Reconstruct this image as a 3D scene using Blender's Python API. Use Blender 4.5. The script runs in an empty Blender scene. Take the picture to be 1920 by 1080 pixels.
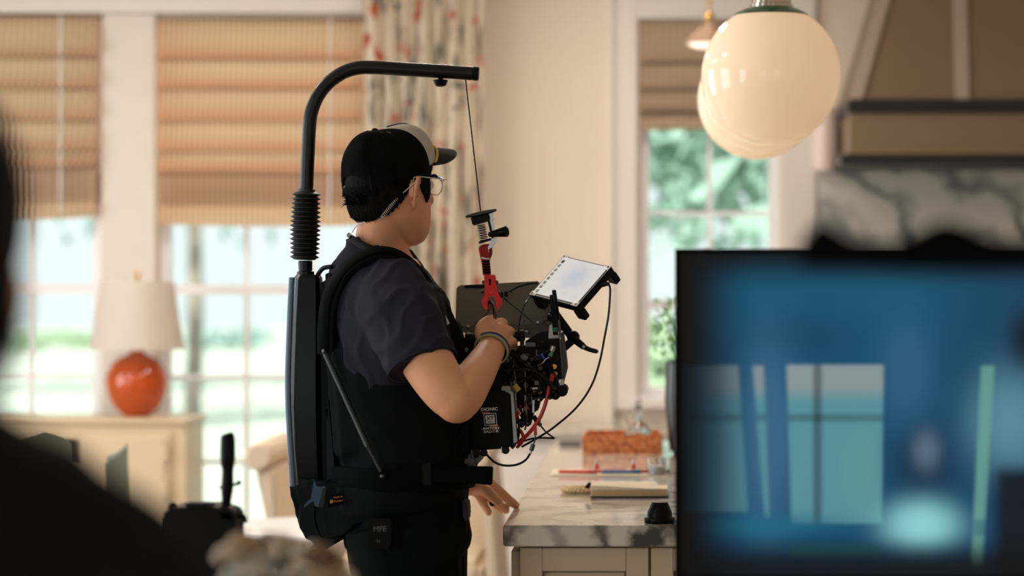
import bpy, bmesh, math, random
from mathutils import Vector, Matrix, noise
random.seed(7)
V = Vector; PI = math.pi; R = math.radians
scn = bpy.context.scene
COL = scn.collection

# ------------------------------------------------------------------ camera, world, light
F = 5240.0; CX = 1218.0; H = 1.44          # focal length in pixels (1920 wide), vanishing point, eye height
def P(x, y, Y=6.0):
    return V(((x-CX)*Y/F, Y, H-(y-540)*Y/F))
cam = bpy.data.cameras.new('camera'); camo = bpy.data.objects.new('camera', cam); COL.objects.link(camo)
camo.location = (0, 0, H); camo.rotation_euler = (PI/2, 0, 0)
cam.sensor_width = 36; cam.lens = F/1920*36; cam.shift_x = -(CX-960)/1920
cam.dof.use_dof = True; cam.dof.focus_distance = 5.98; cam.dof.aperture_fstop = 2.7
cam.clip_end = 500
scn.camera = camo
scn.view_settings.view_transform = 'Standard'; scn.view_settings.look = 'None'
scn.view_settings.exposure = 0.12; scn.view_settings.gamma = 1; scn.view_settings.use_curve_mapping = False

w = bpy.data.worlds.new('world'); scn.world = w; w.use_nodes = True
bg = w.node_tree.nodes['Background']; bg.inputs[0].default_value = (0.86, 0.96, 0.96, 1); bg.inputs[1].default_value = 1.0

def lamp(name, kind, loc, energy, color=(1, 1, 1), size=1, size_y=None, target=None, angle=None):
    d = bpy.data.lights.new(name, kind); d.energy = energy; d.color = color
    if kind == 'AREA':
        d.shape = 'RECTANGLE'; d.size = size; d.size_y = size_y or size
    if kind == 'SUN': d.angle = angle or R(0.5)
    if kind in ('POINT', 'SPOT'): d.shadow_soft_size = size
    o = bpy.data.objects.new(name, d); COL.objects.link(o); o.location = loc
    if target is not None:
        o.rotation_euler = (V(target)-V(loc)).to_track_quat('-Z', 'Y').to_euler()
    return o
lamp('sun', 'SUN', (0, 0, 30), 6.0, (1.0, 0.95, 0.86), target=(0.35*30, 0.75*30, 30-0.62*30), angle=R(1))
# area lamps at unseen windows: cool side light at left, added fill behind camera
for i, yy in enumerate((2.6, 6.4, 9.8)):
    lamp('window_daylight', 'AREA', (-4.75, yy, 1.55), (66, 62, 58)[i], (0.86, 0.93, 1.0), 1.6, 2.2, target=(0, yy, 1.3))
for xx in (-2.4, 1.6):
    lamp('window_daylight', 'AREA', (xx, -2.75, 1.6), 13, (0.95, 0.96, 1.0), 1.6, 2.2, target=(xx, 5, 1.5))
# ceiling lamps out of view, added for warm ambient light
DOWN = [(-2.2, 10.6), (-0.3, 10.9), (-3.4, 8.6), (-0.6, 8.6), (-2.2, 7.0)]
for (xx, yy) in DOWN:
    lamp('ceiling_lamp_light', 'AREA', (xx, yy, 3.05), 21, (1.0, 0.90, 0.81), 0.22, 0.22, target=(xx, yy, 0))

# ------------------------------------------------------------------ materials
def lin(c):
    return tuple(((v/255)/12.92 if v/255 <= .04045 else ((v/255+.055)/1.055)**2.4) for v in c)
MATS = {}
def mat(name, rgb, rough=.6, metal=0., spec=.5, bump=0, bscale=200, coat=0, trans=0, var=0, vscale=8, sheen=0, emit=None, estr=0, sub=0):
    if name in MATS: return MATS[name]
    m = bpy.data.materials.new(name); m.use_nodes = True; nt = m.node_tree; b = nt.nodes['Principled BSDF']
    c = lin(rgb) + (1,)
    b.inputs['Base Color'].default_value = c; b.inputs['Roughness'].default_value = rough
    b.inputs['Metallic'].default_value = metal; b.inputs['Specular IOR Level'].default_value = spec
    if coat: b.inputs['Coat Weight'].default_value = coat
    if trans: b.inputs['Transmission Weight'].default_value = trans
    if sheen: b.inputs['Sheen Weight'].default_value = sheen
    if sub:
        b.inputs['Subsurface Weight'].default_value = sub; b.inputs['Subsurface Radius'].default_value = (.012, .005, .003)
    if emit: b.inputs['Emission Color'].default_value = lin(emit)+(1,); b.inputs['Emission Strength'].default_value = estr
    tc = nt.nodes.new('ShaderNodeTexCoord')
    if var:
        n = nt.nodes.new('ShaderNodeTexNoise'); n.inputs['Scale'].default_value = vscale; n.inputs['Detail'].default_value = 4
        nt.links.new(tc.outputs['Object'], n.inputs['Vector'])
        mx = nt.nodes.new('ShaderNodeMix'); mx.data_type = 'RGBA'
        mx.inputs['A'].default_value = tuple(v*(1-var) for v in c[:3])+(1,); mx.inputs['B'].default_value = tuple(min(1, v*(1+var)) for v in c[:3])+(1,)
        nt.links.new(n.outputs['Fac'], mx.inputs['Factor']); nt.links.new(mx.outputs['Result'], b.inputs['Base Color'])
    if bump:
        n = nt.nodes.new('ShaderNodeTexNoise'); n.inputs['Scale'].default_value = bscale; n.inputs['Detail'].default_value = 3
        nt.links.new(tc.outputs['Object'], n.inputs['Vector'])
        bp = nt.nodes.new('ShaderNodeBump'); bp.inputs['Strength'].default_value = bump; bp.inputs['Distance'].default_value = .002
        nt.links.new(n.outputs['Fac'], bp.inputs['Height']); nt.links.new(bp.outputs['Normal'], b.inputs['Normal'])
    MATS[name] = m
    return m

def ramp(nt, src, stops):
    r = nt.nodes.new('ShaderNodeValToRGB'); nt.links.new(src, r.inputs[0])
    el = r.color_ramp.elements
    el[0].position = stops[0][0]; el[0].color = lin(stops[0][1])+(1,)
    el[1].position = stops[-1][0]; el[1].color = lin(stops[-1][1])+(1,)
    for p, c in stops[1:-1]:
        e = el.new(p); e.color = lin(c)+(1,)
    return r.outputs['Color']

def marble(name, base, vein, scale=2.0, rough=.12, rot=.6, lo=.5, hi=.62):
    m = bpy.data.materials.new(name); m.use_nodes = True; nt = m.node_tree; b = nt.nodes['Principled BSDF']
    tc = nt.nodes.new('ShaderNodeTexCoord'); mp = nt.nodes.new('ShaderNodeMapping')
    mp.inputs['Rotation'].default_value = (0, rot, rot*.5); nt.links.new(tc.outputs['Object'], mp.inputs[0])
    wv = nt.nodes.new('ShaderNodeTexWave'); wv.inputs['Scale'].default_value = scale; wv.inputs['Distortion'].default_value = 14
    wv.inputs['Detail'].default_value = 5; wv.inputs['Detail Scale'].default_value = 1.6
    nt.links.new(mp.outputs[0], wv.inputs[0])
    n2 = nt.nodes.new('ShaderNodeTexNoise'); n2.inputs['Scale'].default_value = scale*1.6; n2.inputs['Detail'].default_value = 5
    nt.links.new(mp.outputs[0], n2.inputs[0])
    mu = nt.nodes.new('ShaderNodeMath'); mu.operation = 'MULTIPLY'
    nt.links.new(wv.outputs['Fac'], mu.inputs[0]); nt.links.new(n2.outputs['Fac'], mu.inputs[1])
    col = ramp(nt, mu.outputs[0], [(lo-.25, base), (lo, tuple((x*2+y)/3 for x, y in zip(base, vein))), (hi, vein)])
    nt.links.new(col, b.inputs['Base Color']); b.inputs['Roughness'].default_value = rough
    return m

def stripes(name, a, c, period, width=.4, soft=.15, transl=.45, axis=0, rough=.9, a2=None):
    """woven cloth with vertical stripes; lets part of the daylight through"""
    m = bpy.data.materials.new(name); m.use_nodes = True; nt = m.node_tree
    b = nt.nodes['Principled BSDF']; b.inputs['Roughness'].default_value = rough; b.inputs['Specular IOR Level'].default_value = .1
    tc = nt.nodes.new('ShaderNodeTexCoord'); sp = nt.nodes.new('ShaderNodeSeparateXYZ'); nt.links.new(tc.outputs['Object'], sp.inputs[0])
    mu = nt.nodes.new('ShaderNodeMath'); mu.operation = 'MULTIPLY'; mu.inputs[1].default_value = 1/period; nt.links.new(sp.outputs[axis], mu.inputs[0])
    fr = nt.nodes.new('ShaderNodeMath'); fr.operation = 'FRACT'; nt.links.new(mu.outputs[0], fr.inputs[0])
    col = ramp(nt, fr.outputs[0], [(0, a), (.5-width/2-soft, a), (.5-width/2, c), (.5+width/2, c), (.5+width/2+soft, a)])
    nt.links.new(col, b.inputs['Base Color'])
    tr = nt.nodes.new('ShaderNodeBsdfTranslucent'); nt.links.new(col, tr.inputs['Color'])
    mx = nt.nodes.new('ShaderNodeMixShader'); mx.inputs[0].default_value = transl
    nt.links.new(b.outputs[0], mx.inputs[1]); nt.links.new(tr.outputs[0], mx.inputs[2])
    nt.links.new(mx.outputs[0], nt.nodes['Material Output'].inputs['Surface'])
    return m

def glassy(name, tint=(1, 1, 1), gloss=.1):
    m = bpy.data.materials.new(name); m.use_nodes = True; nt = m.node_tree; nt.nodes.remove(nt.nodes['Principled BSDF'])
    t = nt.nodes.new('ShaderNodeBsdfTransparent'); t.inputs[0].default_value = tint+(1,)
    g = nt.nodes.new('ShaderNodeBsdfGlossy'); g.inputs['Roughness'].default_value = .02
    lw = nt.nodes.new('ShaderNodeLayerWeight'); lw.inputs[0].default_value = gloss
    mx = nt.nodes.new('ShaderNodeMixShader'); nt.links.new(lw.outputs['Fresnel'], mx.inputs[0])
    nt.links.new(t.outputs[0], mx.inputs[1]); nt.links.new(g.outputs[0], mx.inputs[2])
    nt.links.new(mx.outputs[0], nt.nodes['Material Output'].inputs['Surface'])
    return m

M_wall = mat('wall_paint', (224, 208, 189), .85, var=.03, vscale=3)
M_pier = mat('pier_paint', (222, 212, 200), .8, var=.02)
M_trim = mat('trim_paint', (226, 218, 206), .5)
M_frame = mat('window_frame_paint', (242, 238, 238), .45)
M_ceil = mat('ceiling_paint', (235, 228, 216), .9)
M_floor = mat('floor_oak', (146, 124, 102), .4, var=.2, vscale=4)
M_glass = glassy('window_glass', (.97, .99, .98), .06)
M_black = mat('black_plastic', (4, 5, 6), .42, spec=.14, bump=.1, bscale=500)
M_matte = mat('black_matte_metal', (6, 7, 8), .45, metal=0, spec=.2)
M_gloss = mat('black_gloss', (5, 5, 6), .22, spec=.3)
M_fabric = mat('black_webbing', (3, 5, 6), .85, bump=.5, bscale=900, spec=.08)
M_mesh = mat('black_mesh_fabric', (5, 9, 11), .8, bump=.6, bscale=1400, spec=.12)
M_silver = mat('brushed_steel', (190, 192, 195), .28, metal=1)
M_grey = mat('grey_metal', (84, 84, 86), .35, metal=.9)
M_white = mat('white_plastic', (232, 230, 226), .5)
M_red = mat('red_anodised_metal', (196, 30, 24), .32, metal=.55)
M_redcord = mat('red_cord', (150, 24, 18), .7, bump=.8, bscale=500)
M_redcable = mat('red_cable', (190, 42, 34), .4)
M_brass = mat('brass', (215, 170, 90), .25, metal=1)

# ------------------------------------------------------------------ mesh helpers
def frame(t, up):
    t = t.normalized(); v = up - t*up.dot(t)
    if v.length < 1e-5: v = V((0, 0, 1)) - t*t.z
    if v.length < 1e-5: v = V((1, 0, 0))
    v.normalize(); return t.cross(v).normalized(), v     # u , v
def cr(pts, n=6):
    """Catmull-Rom resample of a list of tuples / vectors of any length"""
    out = []; m = len(pts)
    for i in range(m-1):
        p0 = pts[max(i-1, 0)]; p1 = pts[i]; p2 = pts[i+1]; p3 = pts[min(i+2, m-1)]
        for k in range(n):
            t = k/n
            out.append(tuple(.5*((2*b)+(-a+c)*t+(2*a-5*b+4*c-d)*t*t+(-a+3*b-3*c+d)*t**3) for a, b, c, d in zip(p0, p1, p2, p3)))
    out.append(tuple(pts[-1])); return out

class MB:
    def __init__(s): s.bm = bmesh.new()
    def ring(s, pts): return [s.bm.verts.new(p) for p in pts]
    def skin(s, rings, cap=True, closed=True):
        for a, b in zip(rings, rings[1:]):
            n = len(a)
            for i in range(n if closed else n-1):
                j = (i+1) % n
                try: s.bm.faces.new((a[i], a[j], b[j], b[i]))
                except ValueError: pass
        if cap:
            for r in (list(reversed(rings[0])), rings[-1]):
                try: s.bm.faces.new(r)
                except ValueError: pass
        return s
    def sweep(s, pts, rad, n=12, up=(0, 1, 0), sm=0, cap=True, ex=2.0):
        """tube along pts; rad is r or (ru, rv) per point"""
        up = V(up); L = []
        for i, p in enumerate(pts):
            r = rad[i] if isinstance(rad, (list,)) else rad
            if not isinstance(r, tuple): r = (r, r)
            L.append(tuple(p)+r)
        if sm: L = cr(L, sm)
        C = [V(l[:3]) for l in L]; rings = []
        for i, c in enumerate(C):
            t = (C[min(i+1, len(C)-1)]-C[max(i-1, 0)])
            if t.length < 1e-9: t = V((0, 0, 1))
            u, v = frame(t, up); ru, rv = max(L[i][3], 1e-5), max(L[i][4], 1e-5)
            pp = []
            for k in range(n):
                a = 2*PI*k/n; ca, sa = math.cos(a), math.sin(a)
                if ex != 2.0:
                    ca = math.copysign(abs(ca)**(2/ex), ca); sa = math.copysign(abs(sa)**(2/ex), sa)
                pp.append(c+u*ru*ca+v*rv*sa)
            rings.append(s.ring(pp))
        s.skin(rings, cap); return s
    def limb(s, pts, rad, n=16, up=(0, 1, 0), sm=5):
        """tube with rounded ends"""
        s.sweep(pts, rad, n, up, sm)
        for p, r in ((pts[0], rad[0]), (pts[-1], rad[-1])):
            r = r if isinstance(r, tuple) else (r, r)
            s.ball(p, min(r)*1.0, 12)
        return s
    def ball(s, c, r, n=16, sc=(1, 1, 1)):
        mt = Matrix.Translation(V(c)) @ Matrix.Diagonal((sc[0], sc[1], sc[2], 1))
        bmesh.ops.create_uvsphere(s.bm, u_segments=n, v_segments=max(6, n*2//3), radius=r, matrix=mt); return s
    def box(s, c, sz, rot=None, bev=0):
        mt = Matrix.Translation(V(c)) @ (rot.to_4x4() if rot else Matrix.Identity(4)) @ Matrix.Diagonal((sz[0], sz[1], sz[2], 1))
        g = bmesh.ops.create_cube(s.bm, size=1, matrix=mt)
        if bev:
            es = list({e for v in g['verts'] for e in v.link_edges})
            bmesh.ops.bevel(s.bm, geom=es, offset=bev, segments=2, affect='EDGES')
        return s
    def bx(s, x0, x1, y0, y1, z0, z1, bev=0):
        return s.box(((x0+x1)/2, (y0+y1)/2, (z0+z1)/2), (abs(x1-x0), abs(y1-y0), abs(z1-z0)), None, bev)
    def prism(s, pts, d, bev=0, seg=2):
        """polygon pts extruded by vector d"""
        a = [s.bm.verts.new(V(p)) for p in pts]; b = [s.bm.verts.new(V(p)+V(d)) for p in pts]
        n = len(a); fs = [s.bm.faces.new(a), s.bm.faces.new(list(reversed(b)))]
        for i in range(n):
            j = (i+1) % n; fs.append(s.bm.faces.new((a[j], a[i], b[i], b[j])))
        if bev:
            es = list({e for f in fs for e in f.edges})
            bmesh.ops.bevel(s.bm, geom=es, offset=bev, segments=seg, affect='EDGES')
        return s
    def lathe(s, c, prof, n=32, axis=(0, 0, 1), cap=True):
        """prof: (r, h) along axis from c"""
        ax = V(axis).normalized(); u, v = frame(ax, V((0, 1, 0)) if abs(ax.y) < .9 else V((1, 0, 0))); rings = []
        for r, h in prof:
            r = max(r, 1e-5); rings.append(s.ring([V(c)+ax*h+(u*math.cos(2*PI*k/n)+v*math.sin(2*PI*k/n))*r for k in range(n)]))
        s.skin(rings, cap); return s
    def cyl(s, a, b, r, n=20, r2=None, bev=0):
        a = V(a); b = V(b); L = (b-a).length; r2 = r if r2 is None else r2
        if bev: return s.lathe(a, [(r-bev, 0), (r, bev), (r2, L-bev), (r2-bev, L)], n, b-a)
        return s.lathe(a, [(r, 0), (r2, L)], n, b-a)
    def grid(s, fn, nu, nv, thick=0):
        g = [[s.bm.verts.new(fn(i/nu, j/nv)) for j in range(nv+1)] for i in range(nu+1)]
        for i in range(nu):
            for j in range(nv): s.bm.faces.new((g[i][j], g[i+1][j], g[i+1][j+1], g[i][j+1]))
        if thick: bmesh.ops.solidify(s.bm, geom=s.bm.faces[:], thickness=thick)
        return s
    def build(s, name, m, parent=None, smooth=False, remesh=0, smo=0, angle=40):
        bmesh.ops.recalc_face_normals(s.bm, faces=s.bm.faces[:])
        me = bpy.data.meshes.new(name); s.bm.to_mesh(me); s.bm.free()
        ms = m if isinstance(m, (list, tuple)) else [m]
        for q in ms: me.materials.append(q)
        o = bpy.data.objects.new(name, me); COL.objects.link(o)
        if remesh:
            r = o.modifiers.new('r', 'REMESH'); r.mode = 'VOXEL'; r.voxel_size = remesh
            if smo: q = o.modifiers.new('s', 'SMOOTH'); q.iterations = smo; q.factor = .5
            dg = bpy.context.evaluated_depsgraph_get(); nm = bpy.data.meshes.new_from_object(o.evaluated_get(dg))
            o.modifiers.clear(); o.data = nm
            nm.materials.clear()
            for q in ms: nm.materials.append(q)
            smooth = True; me = nm; angle = 180
        if smooth:
            for p in me.polygons: p.use_smooth = True
            if angle < 180: me.set_sharp_from_angle(angle=R(angle))
        if parent: par(o, parent)
        return o

def par(o, p):
    o.parent = p
    mw = Matrix.Identity(4); q = p
    chain = []
    while q is not None: chain.append(q); q = q.parent
    for q in reversed(chain): mw = mw @ (q.matrix_parent_inverse @ q.matrix_basis if q.parent else q.matrix_basis)
    o.matrix_parent_inverse = mw.inverted()
def thing(name, label, cat, loc=(0, 0, 0), group=None):
    o = bpy.data.objects.new(name, None); COL.objects.link(o); o.location = loc; o.empty_display_size = .05
    o['label'] = label; o['category'] = cat
    if group: o['group'] = group
    return o
def tag(o, label, cat, group=None, kind=None):
    o['label'] = label; o['category'] = cat
    if group: o['group'] = group
    if kind: o['kind'] = kind
    return o
def struct(o, label=None):
    o['kind'] = 'structure'
    if label: o['label'] = label
    return o
def dup(root, off, label=None):
    def cp(o, parent):
        c = o.copy(); COL.objects.link(c)
        if parent: c.parent = parent
        for ch in [x for x in bpy.data.objects if x.parent == o]: cp(ch, c)
        return c
    r = cp(root, None); r.location = root.location + V(off)
    if label: r['label'] = label
    return r
def text(name, s, c, size, xdir, ydir, m, parent, depth=.0004, sx=1.0, bold=0.0):
    cu = bpy.data.curves.new(name, 'FONT'); cu.body = s; cu.size = size; cu.align_x = 'CENTER'; cu.align_y = 'CENTER'
    cu.extrude = depth; cu.offset = bold
    o = bpy.data.objects.new(name, cu); COL.objects.link(o)
    dg = bpy.context.evaluated_depsgraph_get(); me = bpy.data.meshes.new_from_object(o.evaluated_get(dg))
    bpy.data.objects.remove(o)
    x = V(xdir).normalized(); y = V(ydir); y = (y-x*y.dot(x)).normalized(); z = x.cross(y)
    mt = Matrix((x*sx, y, z)).transposed().to_4x4(); mt.translation = V(c); me.transform(mt)
    me.materials.clear(); me.materials.append(m)
    o = bpy.data.objects.new(name, me); COL.objects.link(o)
    if parent: par(o, parent)
    return o

# ------------------------------------------------------------------ the setting
WY = 12.4; S = WY/F
def wx(px): return (px-CX)*S
def wz(py): return H-(py-540)*S
ZC = 3.1; XL = -4.9; XR = 3.6; YB = -3.0
struct(MB().bx(XL-.2, XR+.2, YB-.2, WY+.2, -.1, 0).build('floor', M_floor))
ce = MB()
ce.bx(XL-.2, XR+.2, YB-.2, WY+.2, ZC, ZC+.15)
struct(ce.build('ceiling', M_ceil))
W = [(wx(-190), wx(190), wz(1010), wz(28)), (wx(297), wx(700), wz(1010), wz(34)), (wx(1198), wx(1462), wz(745), wz(38))]
def wall_with_holes(name, holes, x0, x1, z0, z1, fn, m):
    xs = sorted({x0, x1, *[h[0] for h in holes], *[h[1] for h in holes]}); mb = MB()
    for a, b in zip(xs, xs[1:]):
        hs = sorted([h for h in holes if h[0] <= a+1e-6 and h[1] >= b-1e-6], key=lambda h: h[2]); z = z0
        for h in hs:
            fn(mb, a, b, z, h[2]); z = h[3]
        fn(mb, a, b, z, z1)
    return struct(mb.build(name, m))
wall_with_holes('wall_back', W, XL-.2, XR+.2, 0, ZC, lambda mb, a, b, z, t: mb.bx(a, b, WY, WY+.2, z, t), M_wall)
LW = [(1.7, 3.5, .35, 2.8), (5.5, 7.3, .35, 2.8), (8.9, 10.7, .35, 2.8)]
wall_with_holes('wall_left', LW, YB-.2, WY, 0, ZC, lambda mb, a, b, z, t: mb.bx(XL-.15, XL, a, b, z, t), M_wall)
BW = [(-3.3, -1.5, .35, 2.8), (.7, 2.5, .35, 2.8)]  # unseen windows added behind the camera to carry the fill lamps
wall_with_holes('wall_front', BW, XL, XR, 0, ZC, lambda mb, a, b, z, t: mb.bx(a, b, YB-.15, YB, z, t), M_wall)
struct(MB().bx(XR, XR+.15, YB-.2, WY, 0, ZC).build('wall_right', M_wall))
struct(MB().bx(XL, XR, WY-.02, WY-.0005, 0, .14, .004).build('baseboard_back', M_trim))

# painted casings, header and piers of the back wall
tr = MB()
tr.bx(XL, wx(712), WY-.05, WY-.001, wz(26), wz(-10), .004)            # header board over the windows
tr.bx(XL, wx(711), WY-.035, WY-.001, wz(-10.2), wz(-60), .004)
struct(tr.build('trim_1', M_trim))
struct(MB().bx(wx(192), wx(294), WY-.03, WY-.001, .14, wz(27), .004).build('trim_2', M_pier))
struct(MB().bx(wx(702), wx(760), WY-.03, WY-.001, .14, wz(27), .004).build('trim_3', M_pier))
tr = MB()
tr.bx(wx(1150), wx(1196), WY-.03, WY-.001, .9, wz(-30), .006); tr.bx(wx(1464), wx(1530), WY-.03, WY-.001, .9, wz(-30), .006)
tr.bx(wx(1196.2), wx(1463.8), WY-.028, WY-.001, wz(36), wz(-30)); tr.bx(wx(1185), wx(1480), WY-.07, WY-.032, wz(765), wz(747), .004)
tr.bx(wx(1143), wx(1150), WY-.045, WY-.001, .14, ZC, .003)
struct(tr.build('trim_4', M_trim))

struct(MB().bx(wx(912), wx(1142), WY-.028, WY-.0205, .14, wz(856), .003).build('trim_6', mat('white_wainscot', (244, 240, 236), .5)))  # white panel paints the bounced glow on the lower wall
def window(n, h, cols, xm, rows, rail, bar=.02):
    x0, x1, z0, z1 = h
    o = MB(); fw = .045
    o.bx(x0, x0+fw, WY+.04, WY+.12, z0, z1); o.bx(x1-fw, x1, WY+.04, WY+.12, z0, z1)
    o.bx(x0+fw, x1-fw, WY+.041, WY+.119, z0, z0+fw); o.bx(x0+fw, x1-fw, WY+.041, WY+.119, z1-fw, z1)
    if rail: o.bx(x0+fw, x1-fw, WY+.045, WY+.10, wz(rail)-.022, wz(rail)+.022)
    for x in xm: o.bx(x-bar/2, x+bar/2, WY+.06, WY+.09, z0, z1)
    for z in rows: o.bx(x0+fw, x1-fw, WY+.062, WY+.088, z-bar/2, z+bar/2)
    f = struct(o.build('window_%d' % n, M_frame))
    g = MB().bx(x0+.01, x1-.01, WY+.072, WY+.078, z0+.01, z1-.01).build('glass', M_glass, f)
    s = MB().bx(x0-.02, x1+.02, WY-.06, WY+.12, z0-.03, z0+.002, .004).build('sill', M_frame, f)
window(1, W[0], 3, [wx(-68), wx(52)], [wz(705), wz(865), wz(375), wz(210)], 541)
window(2, W[1], 3, [wx(458), wx(582)], [wz(708), wz(868), wz(375), wz(210)], 543)
window(3, W[2], 2, [wx(1331)], [wz(400), wz(230)], 571)
def side_window(n, a, b, z0, z1, x, axis):
    o = MB(); g = MB()
    def bxx(mb, a0, a1, zz0, zz1, t0, t1):
        if axis == 'x': mb.bx(x+t0, x+t1, a0, a1, zz0, zz1)
        else: mb.bx(a0, a1, x+t0, x+t1, zz0, zz1)
    for q in (a, b-.05): bxx(o, q, q+.05, z0, z1, -.12, -.05)
    for q in (z0, z1-.05, (z0+z1)/2-.025): bxx(o, a+.05, b-.05, q, q+.05, -.118, -.052)
    for q in (a+(b-a)/3, a+2*(b-a)/3): bxx(o, q-.01, q+.01, z0, z1, -.1, -.07)
    f = struct(o.build('window_%d' % n, M_frame)); bxx(g, a+.01, b-.01, z0+.01, z1-.01, -.088, -.082)
    g.build('glass', M_glass, f)
for i, h in enumerate(LW): side_window(4+i, *h, XL, 'x')
for i, h in enumerate(BW): side_window(7+i, *h, YB, 'y')

# ------------------------------------------------------------------ outdoors
M_lawn = mat('sunlit_grass', (206, 214, 200), .9, var=.12, vscale=.6)
tag(MB().bx(-60, 60, WY+.3, 120, -.35, -.25).build('lawn', M_lawn), 'bright sunlit lawn outside the windows', 'lawn')['kind'] = 'structure'
M_leaf = [mat('leaf_green', (150, 180, 166), .8, var=.3, vscale=3), mat('leaf_teal', (160, 188, 182), .8, var=.3, vscale=3), mat('leaf_light', (168, 192, 160), .8, var=.3, vscale=4)]
M_bark = mat('bark', (150, 140, 128), .9, var=.3)
def crown(mb, c, rx, rz, n, seed, leaf):
    rd = random.Random(seed)
    for k in range(n):
        a = rd.uniform(0, 2*PI); e = rd.uniform(-.9, 1); rr = rd.uniform(.35, 1)
        p = V(c)+V((math.cos(a)*rx*rr*math.cos(e), math.sin(a)*rx*rr*math.cos(e)*.8, math.sin(e)*rz*rr))
        s = leaf*rd.uniform(.6, 1.4)
        q = [p+V((rd.uniform(-1, 1), rd.uniform(-1, 1), rd.uniform(-1, 1)))*s for _ in range(4)]
        mb.bm.faces.new([mb.bm.verts.new(x) for x in (q[0], q[1], q[2])]); mb.bm.faces.new([mb.bm.verts.new(x) for x in (q[0], q[2], q[3])])
def tree(x, y, h, rx, lab, mi, seed, base=None, n=700, leaf=.22, name='tree', group='trees beyond the windows'):
    t = thing(name, lab, 'tree' if name == 'tree' else 'shrub', (x, y, -.25), group)
    zb = base if base is not None else h*.35
    m = MB(); crown(m, (x, y, (zb+h)/2-.25), rx, (h-zb)/2, n, seed, leaf); m.build('foliage', M_leaf[mi], t)
    tm = MB().sweep([V((x, y, -.25)), V((x+.05, y, zb*.6)), V((x-.03, y, zb+(h-zb)*.5))], [h*.014, h*.012, h*.006], 8, sm=3); tm.build('trunk' if name == 'tree' else 'stem', M_bark, t)
TR = [(-9.3, 30, 7.5, 2.6, 1.9), (-5.9, 36, 8.5, 3.0, 2.2), (-3.1, 44, 9.5, 3.2, 2.3), (-8.2, 47, 9, 3.2, 1.4), (-1.0, 30, 7.5, 2.4, 1.5), (1.4, 27, 7, 2.3, 1.2), (3.3, 38, 9, 3.4, .9), (-12.6, 42, 9, 3.6, 1.2)]
LB = ['tall tree seen through the far left window panes', 'broad tree beyond the window behind the lamp', 'distant tall tree beyond the striped shade next to the curtain', 'distant tree between the two left windows', 'green tree behind the left panes of the kitchen window', 'leafy tree behind the right panes of the kitchen window', 'distant tree outside at the right edge of the kitchen window', 'distant tree at the far left outside']
for i, (x, y, h, r, b) in enumerate(TR): tree(x, y, h, r, LB[i], (0, 1, 2, 1, 1, 0, 1, 0)[i], 40+i, base=b, n=(700, 700, 700, 700, 1500, 1500, 1300, 700)[i])
for i, (x, y, h, r, lab) in enumerate([(-16.0, 76, .55, 2.0, 'low hedge on the lawn outside the far left window'), (-11.5, 76, .6, 1.5, 'long low hedge on the lawn right of the table lamp'), (.25, 20, 1.7, .7, 'leafy shrub outside the lower half of the kitchen window'), (-8.7, 76, .5, .8, 'small low hedge on the lawn just left of the support pole'), (.95, 24, 2.4, .6, 'tall shrub outside the right half of the kitchen window')]):  # far low strips imitate tree shadow bands on the lawn; the others are shrubs
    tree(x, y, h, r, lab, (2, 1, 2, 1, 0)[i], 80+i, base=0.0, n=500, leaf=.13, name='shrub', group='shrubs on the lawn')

# ------------------------------------------------------------------ roman shades
def shade(px0, px1, folds, band, pbot, label, mt, mdark, sag, ptop, yoff=-.03):
    x0, x1 = wx(px0), wx(px1); t = thing('roman_shade', label, 'blind', ((x0+x1)/2, WY+yoff, wz(ptop)), 'striped roman shades')
    zs = [wz(ptop)] + [wz(f) for f in folds]; prof = []
    for i, (a, b) in enumerate(zip(zs, zs[1:])):
        for k in range(8):
            u = k/8; prof.append((a+(b-a)*u, -.004-.050*u**1.7))
        prof.append((b-.006, -.056)); prof.append((b-.004, -.050)); prof.append((b+.014, .0)); 
    z = zs[-1]
    for k in range(7):
        u = k/6; prof.append((z+(wz(band)-z)*u, -.004-.012*math.sin(u*PI)))
    for k in range(5):
        u = k/4; prof.append((wz(band)+(wz(pbot)-wz(band))*u+ (0 if k else -.001), -.024-.004*math.sin(u*PI)))
    n = len(prof)-1
    def fn(u, v):
        i = min(int(v*n+.0001), n); z, d = prof[i]; x = x0+(x1-x0)*u
        f = (wz(ptop)-z)/(wz(ptop)-wz(pbot))
        sg = sag*f*(math.sin(u*PI)**.8)*.5 + .006*noise.noise(V((x*3, z*2, 1)))
        nx = 1-(.02*f)
        return V(((x0+x1)/2+(x-(x0+x1)/2)*nx, WY+yoff+d+.01*noise.noise(V((x*2.2, z*4, 5))), z-sg))
    MB().grid(fn, 30, n).build('cloth', mt, t, smooth=True, angle=50)
    # the cloth gathered behind, in front of the glass, and the batten at each fold
    def fn2(u, v):
        z = wz(band)+.0+(zs[-1]-.03-wz(band))*v; return V((x0+.01+(x1-x0-.02)*u, WY+yoff+.03+.01*math.sin(v*9), z))
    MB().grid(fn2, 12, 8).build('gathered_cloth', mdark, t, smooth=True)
    for f in folds:
        MB().bx(x0+.01, x1-.01, WY+yoff+.008, WY+yoff+.016, wz(f)-.014, wz(f)+.010).build('batten', M_batten, t)
    MB().bx(x0, x1, WY+yoff, WY+yoff+.03, wz(ptop)-.02, wz(ptop)+.002).build('head_rail', M_batten, t)
    cx = x0+(x1-x0)*.82
    MB().sweep([V((cx, WY+yoff-.045, wz(ptop))), V((cx, WY+yoff-.05, wz(pbot)+.02))], .004, 6).build('cord', M_white, t)
M_batten = mat('shade_batten', (52, 34, 22), .8)
M_str1 = stripes('striped_cloth_wide', (238, 214, 182), (176, 110, 78), .030, .22, .16, .6)
M_str2 = stripes('striped_cloth', (244, 212, 178), (222, 170, 132), .024, .22, .16, .68)
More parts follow.
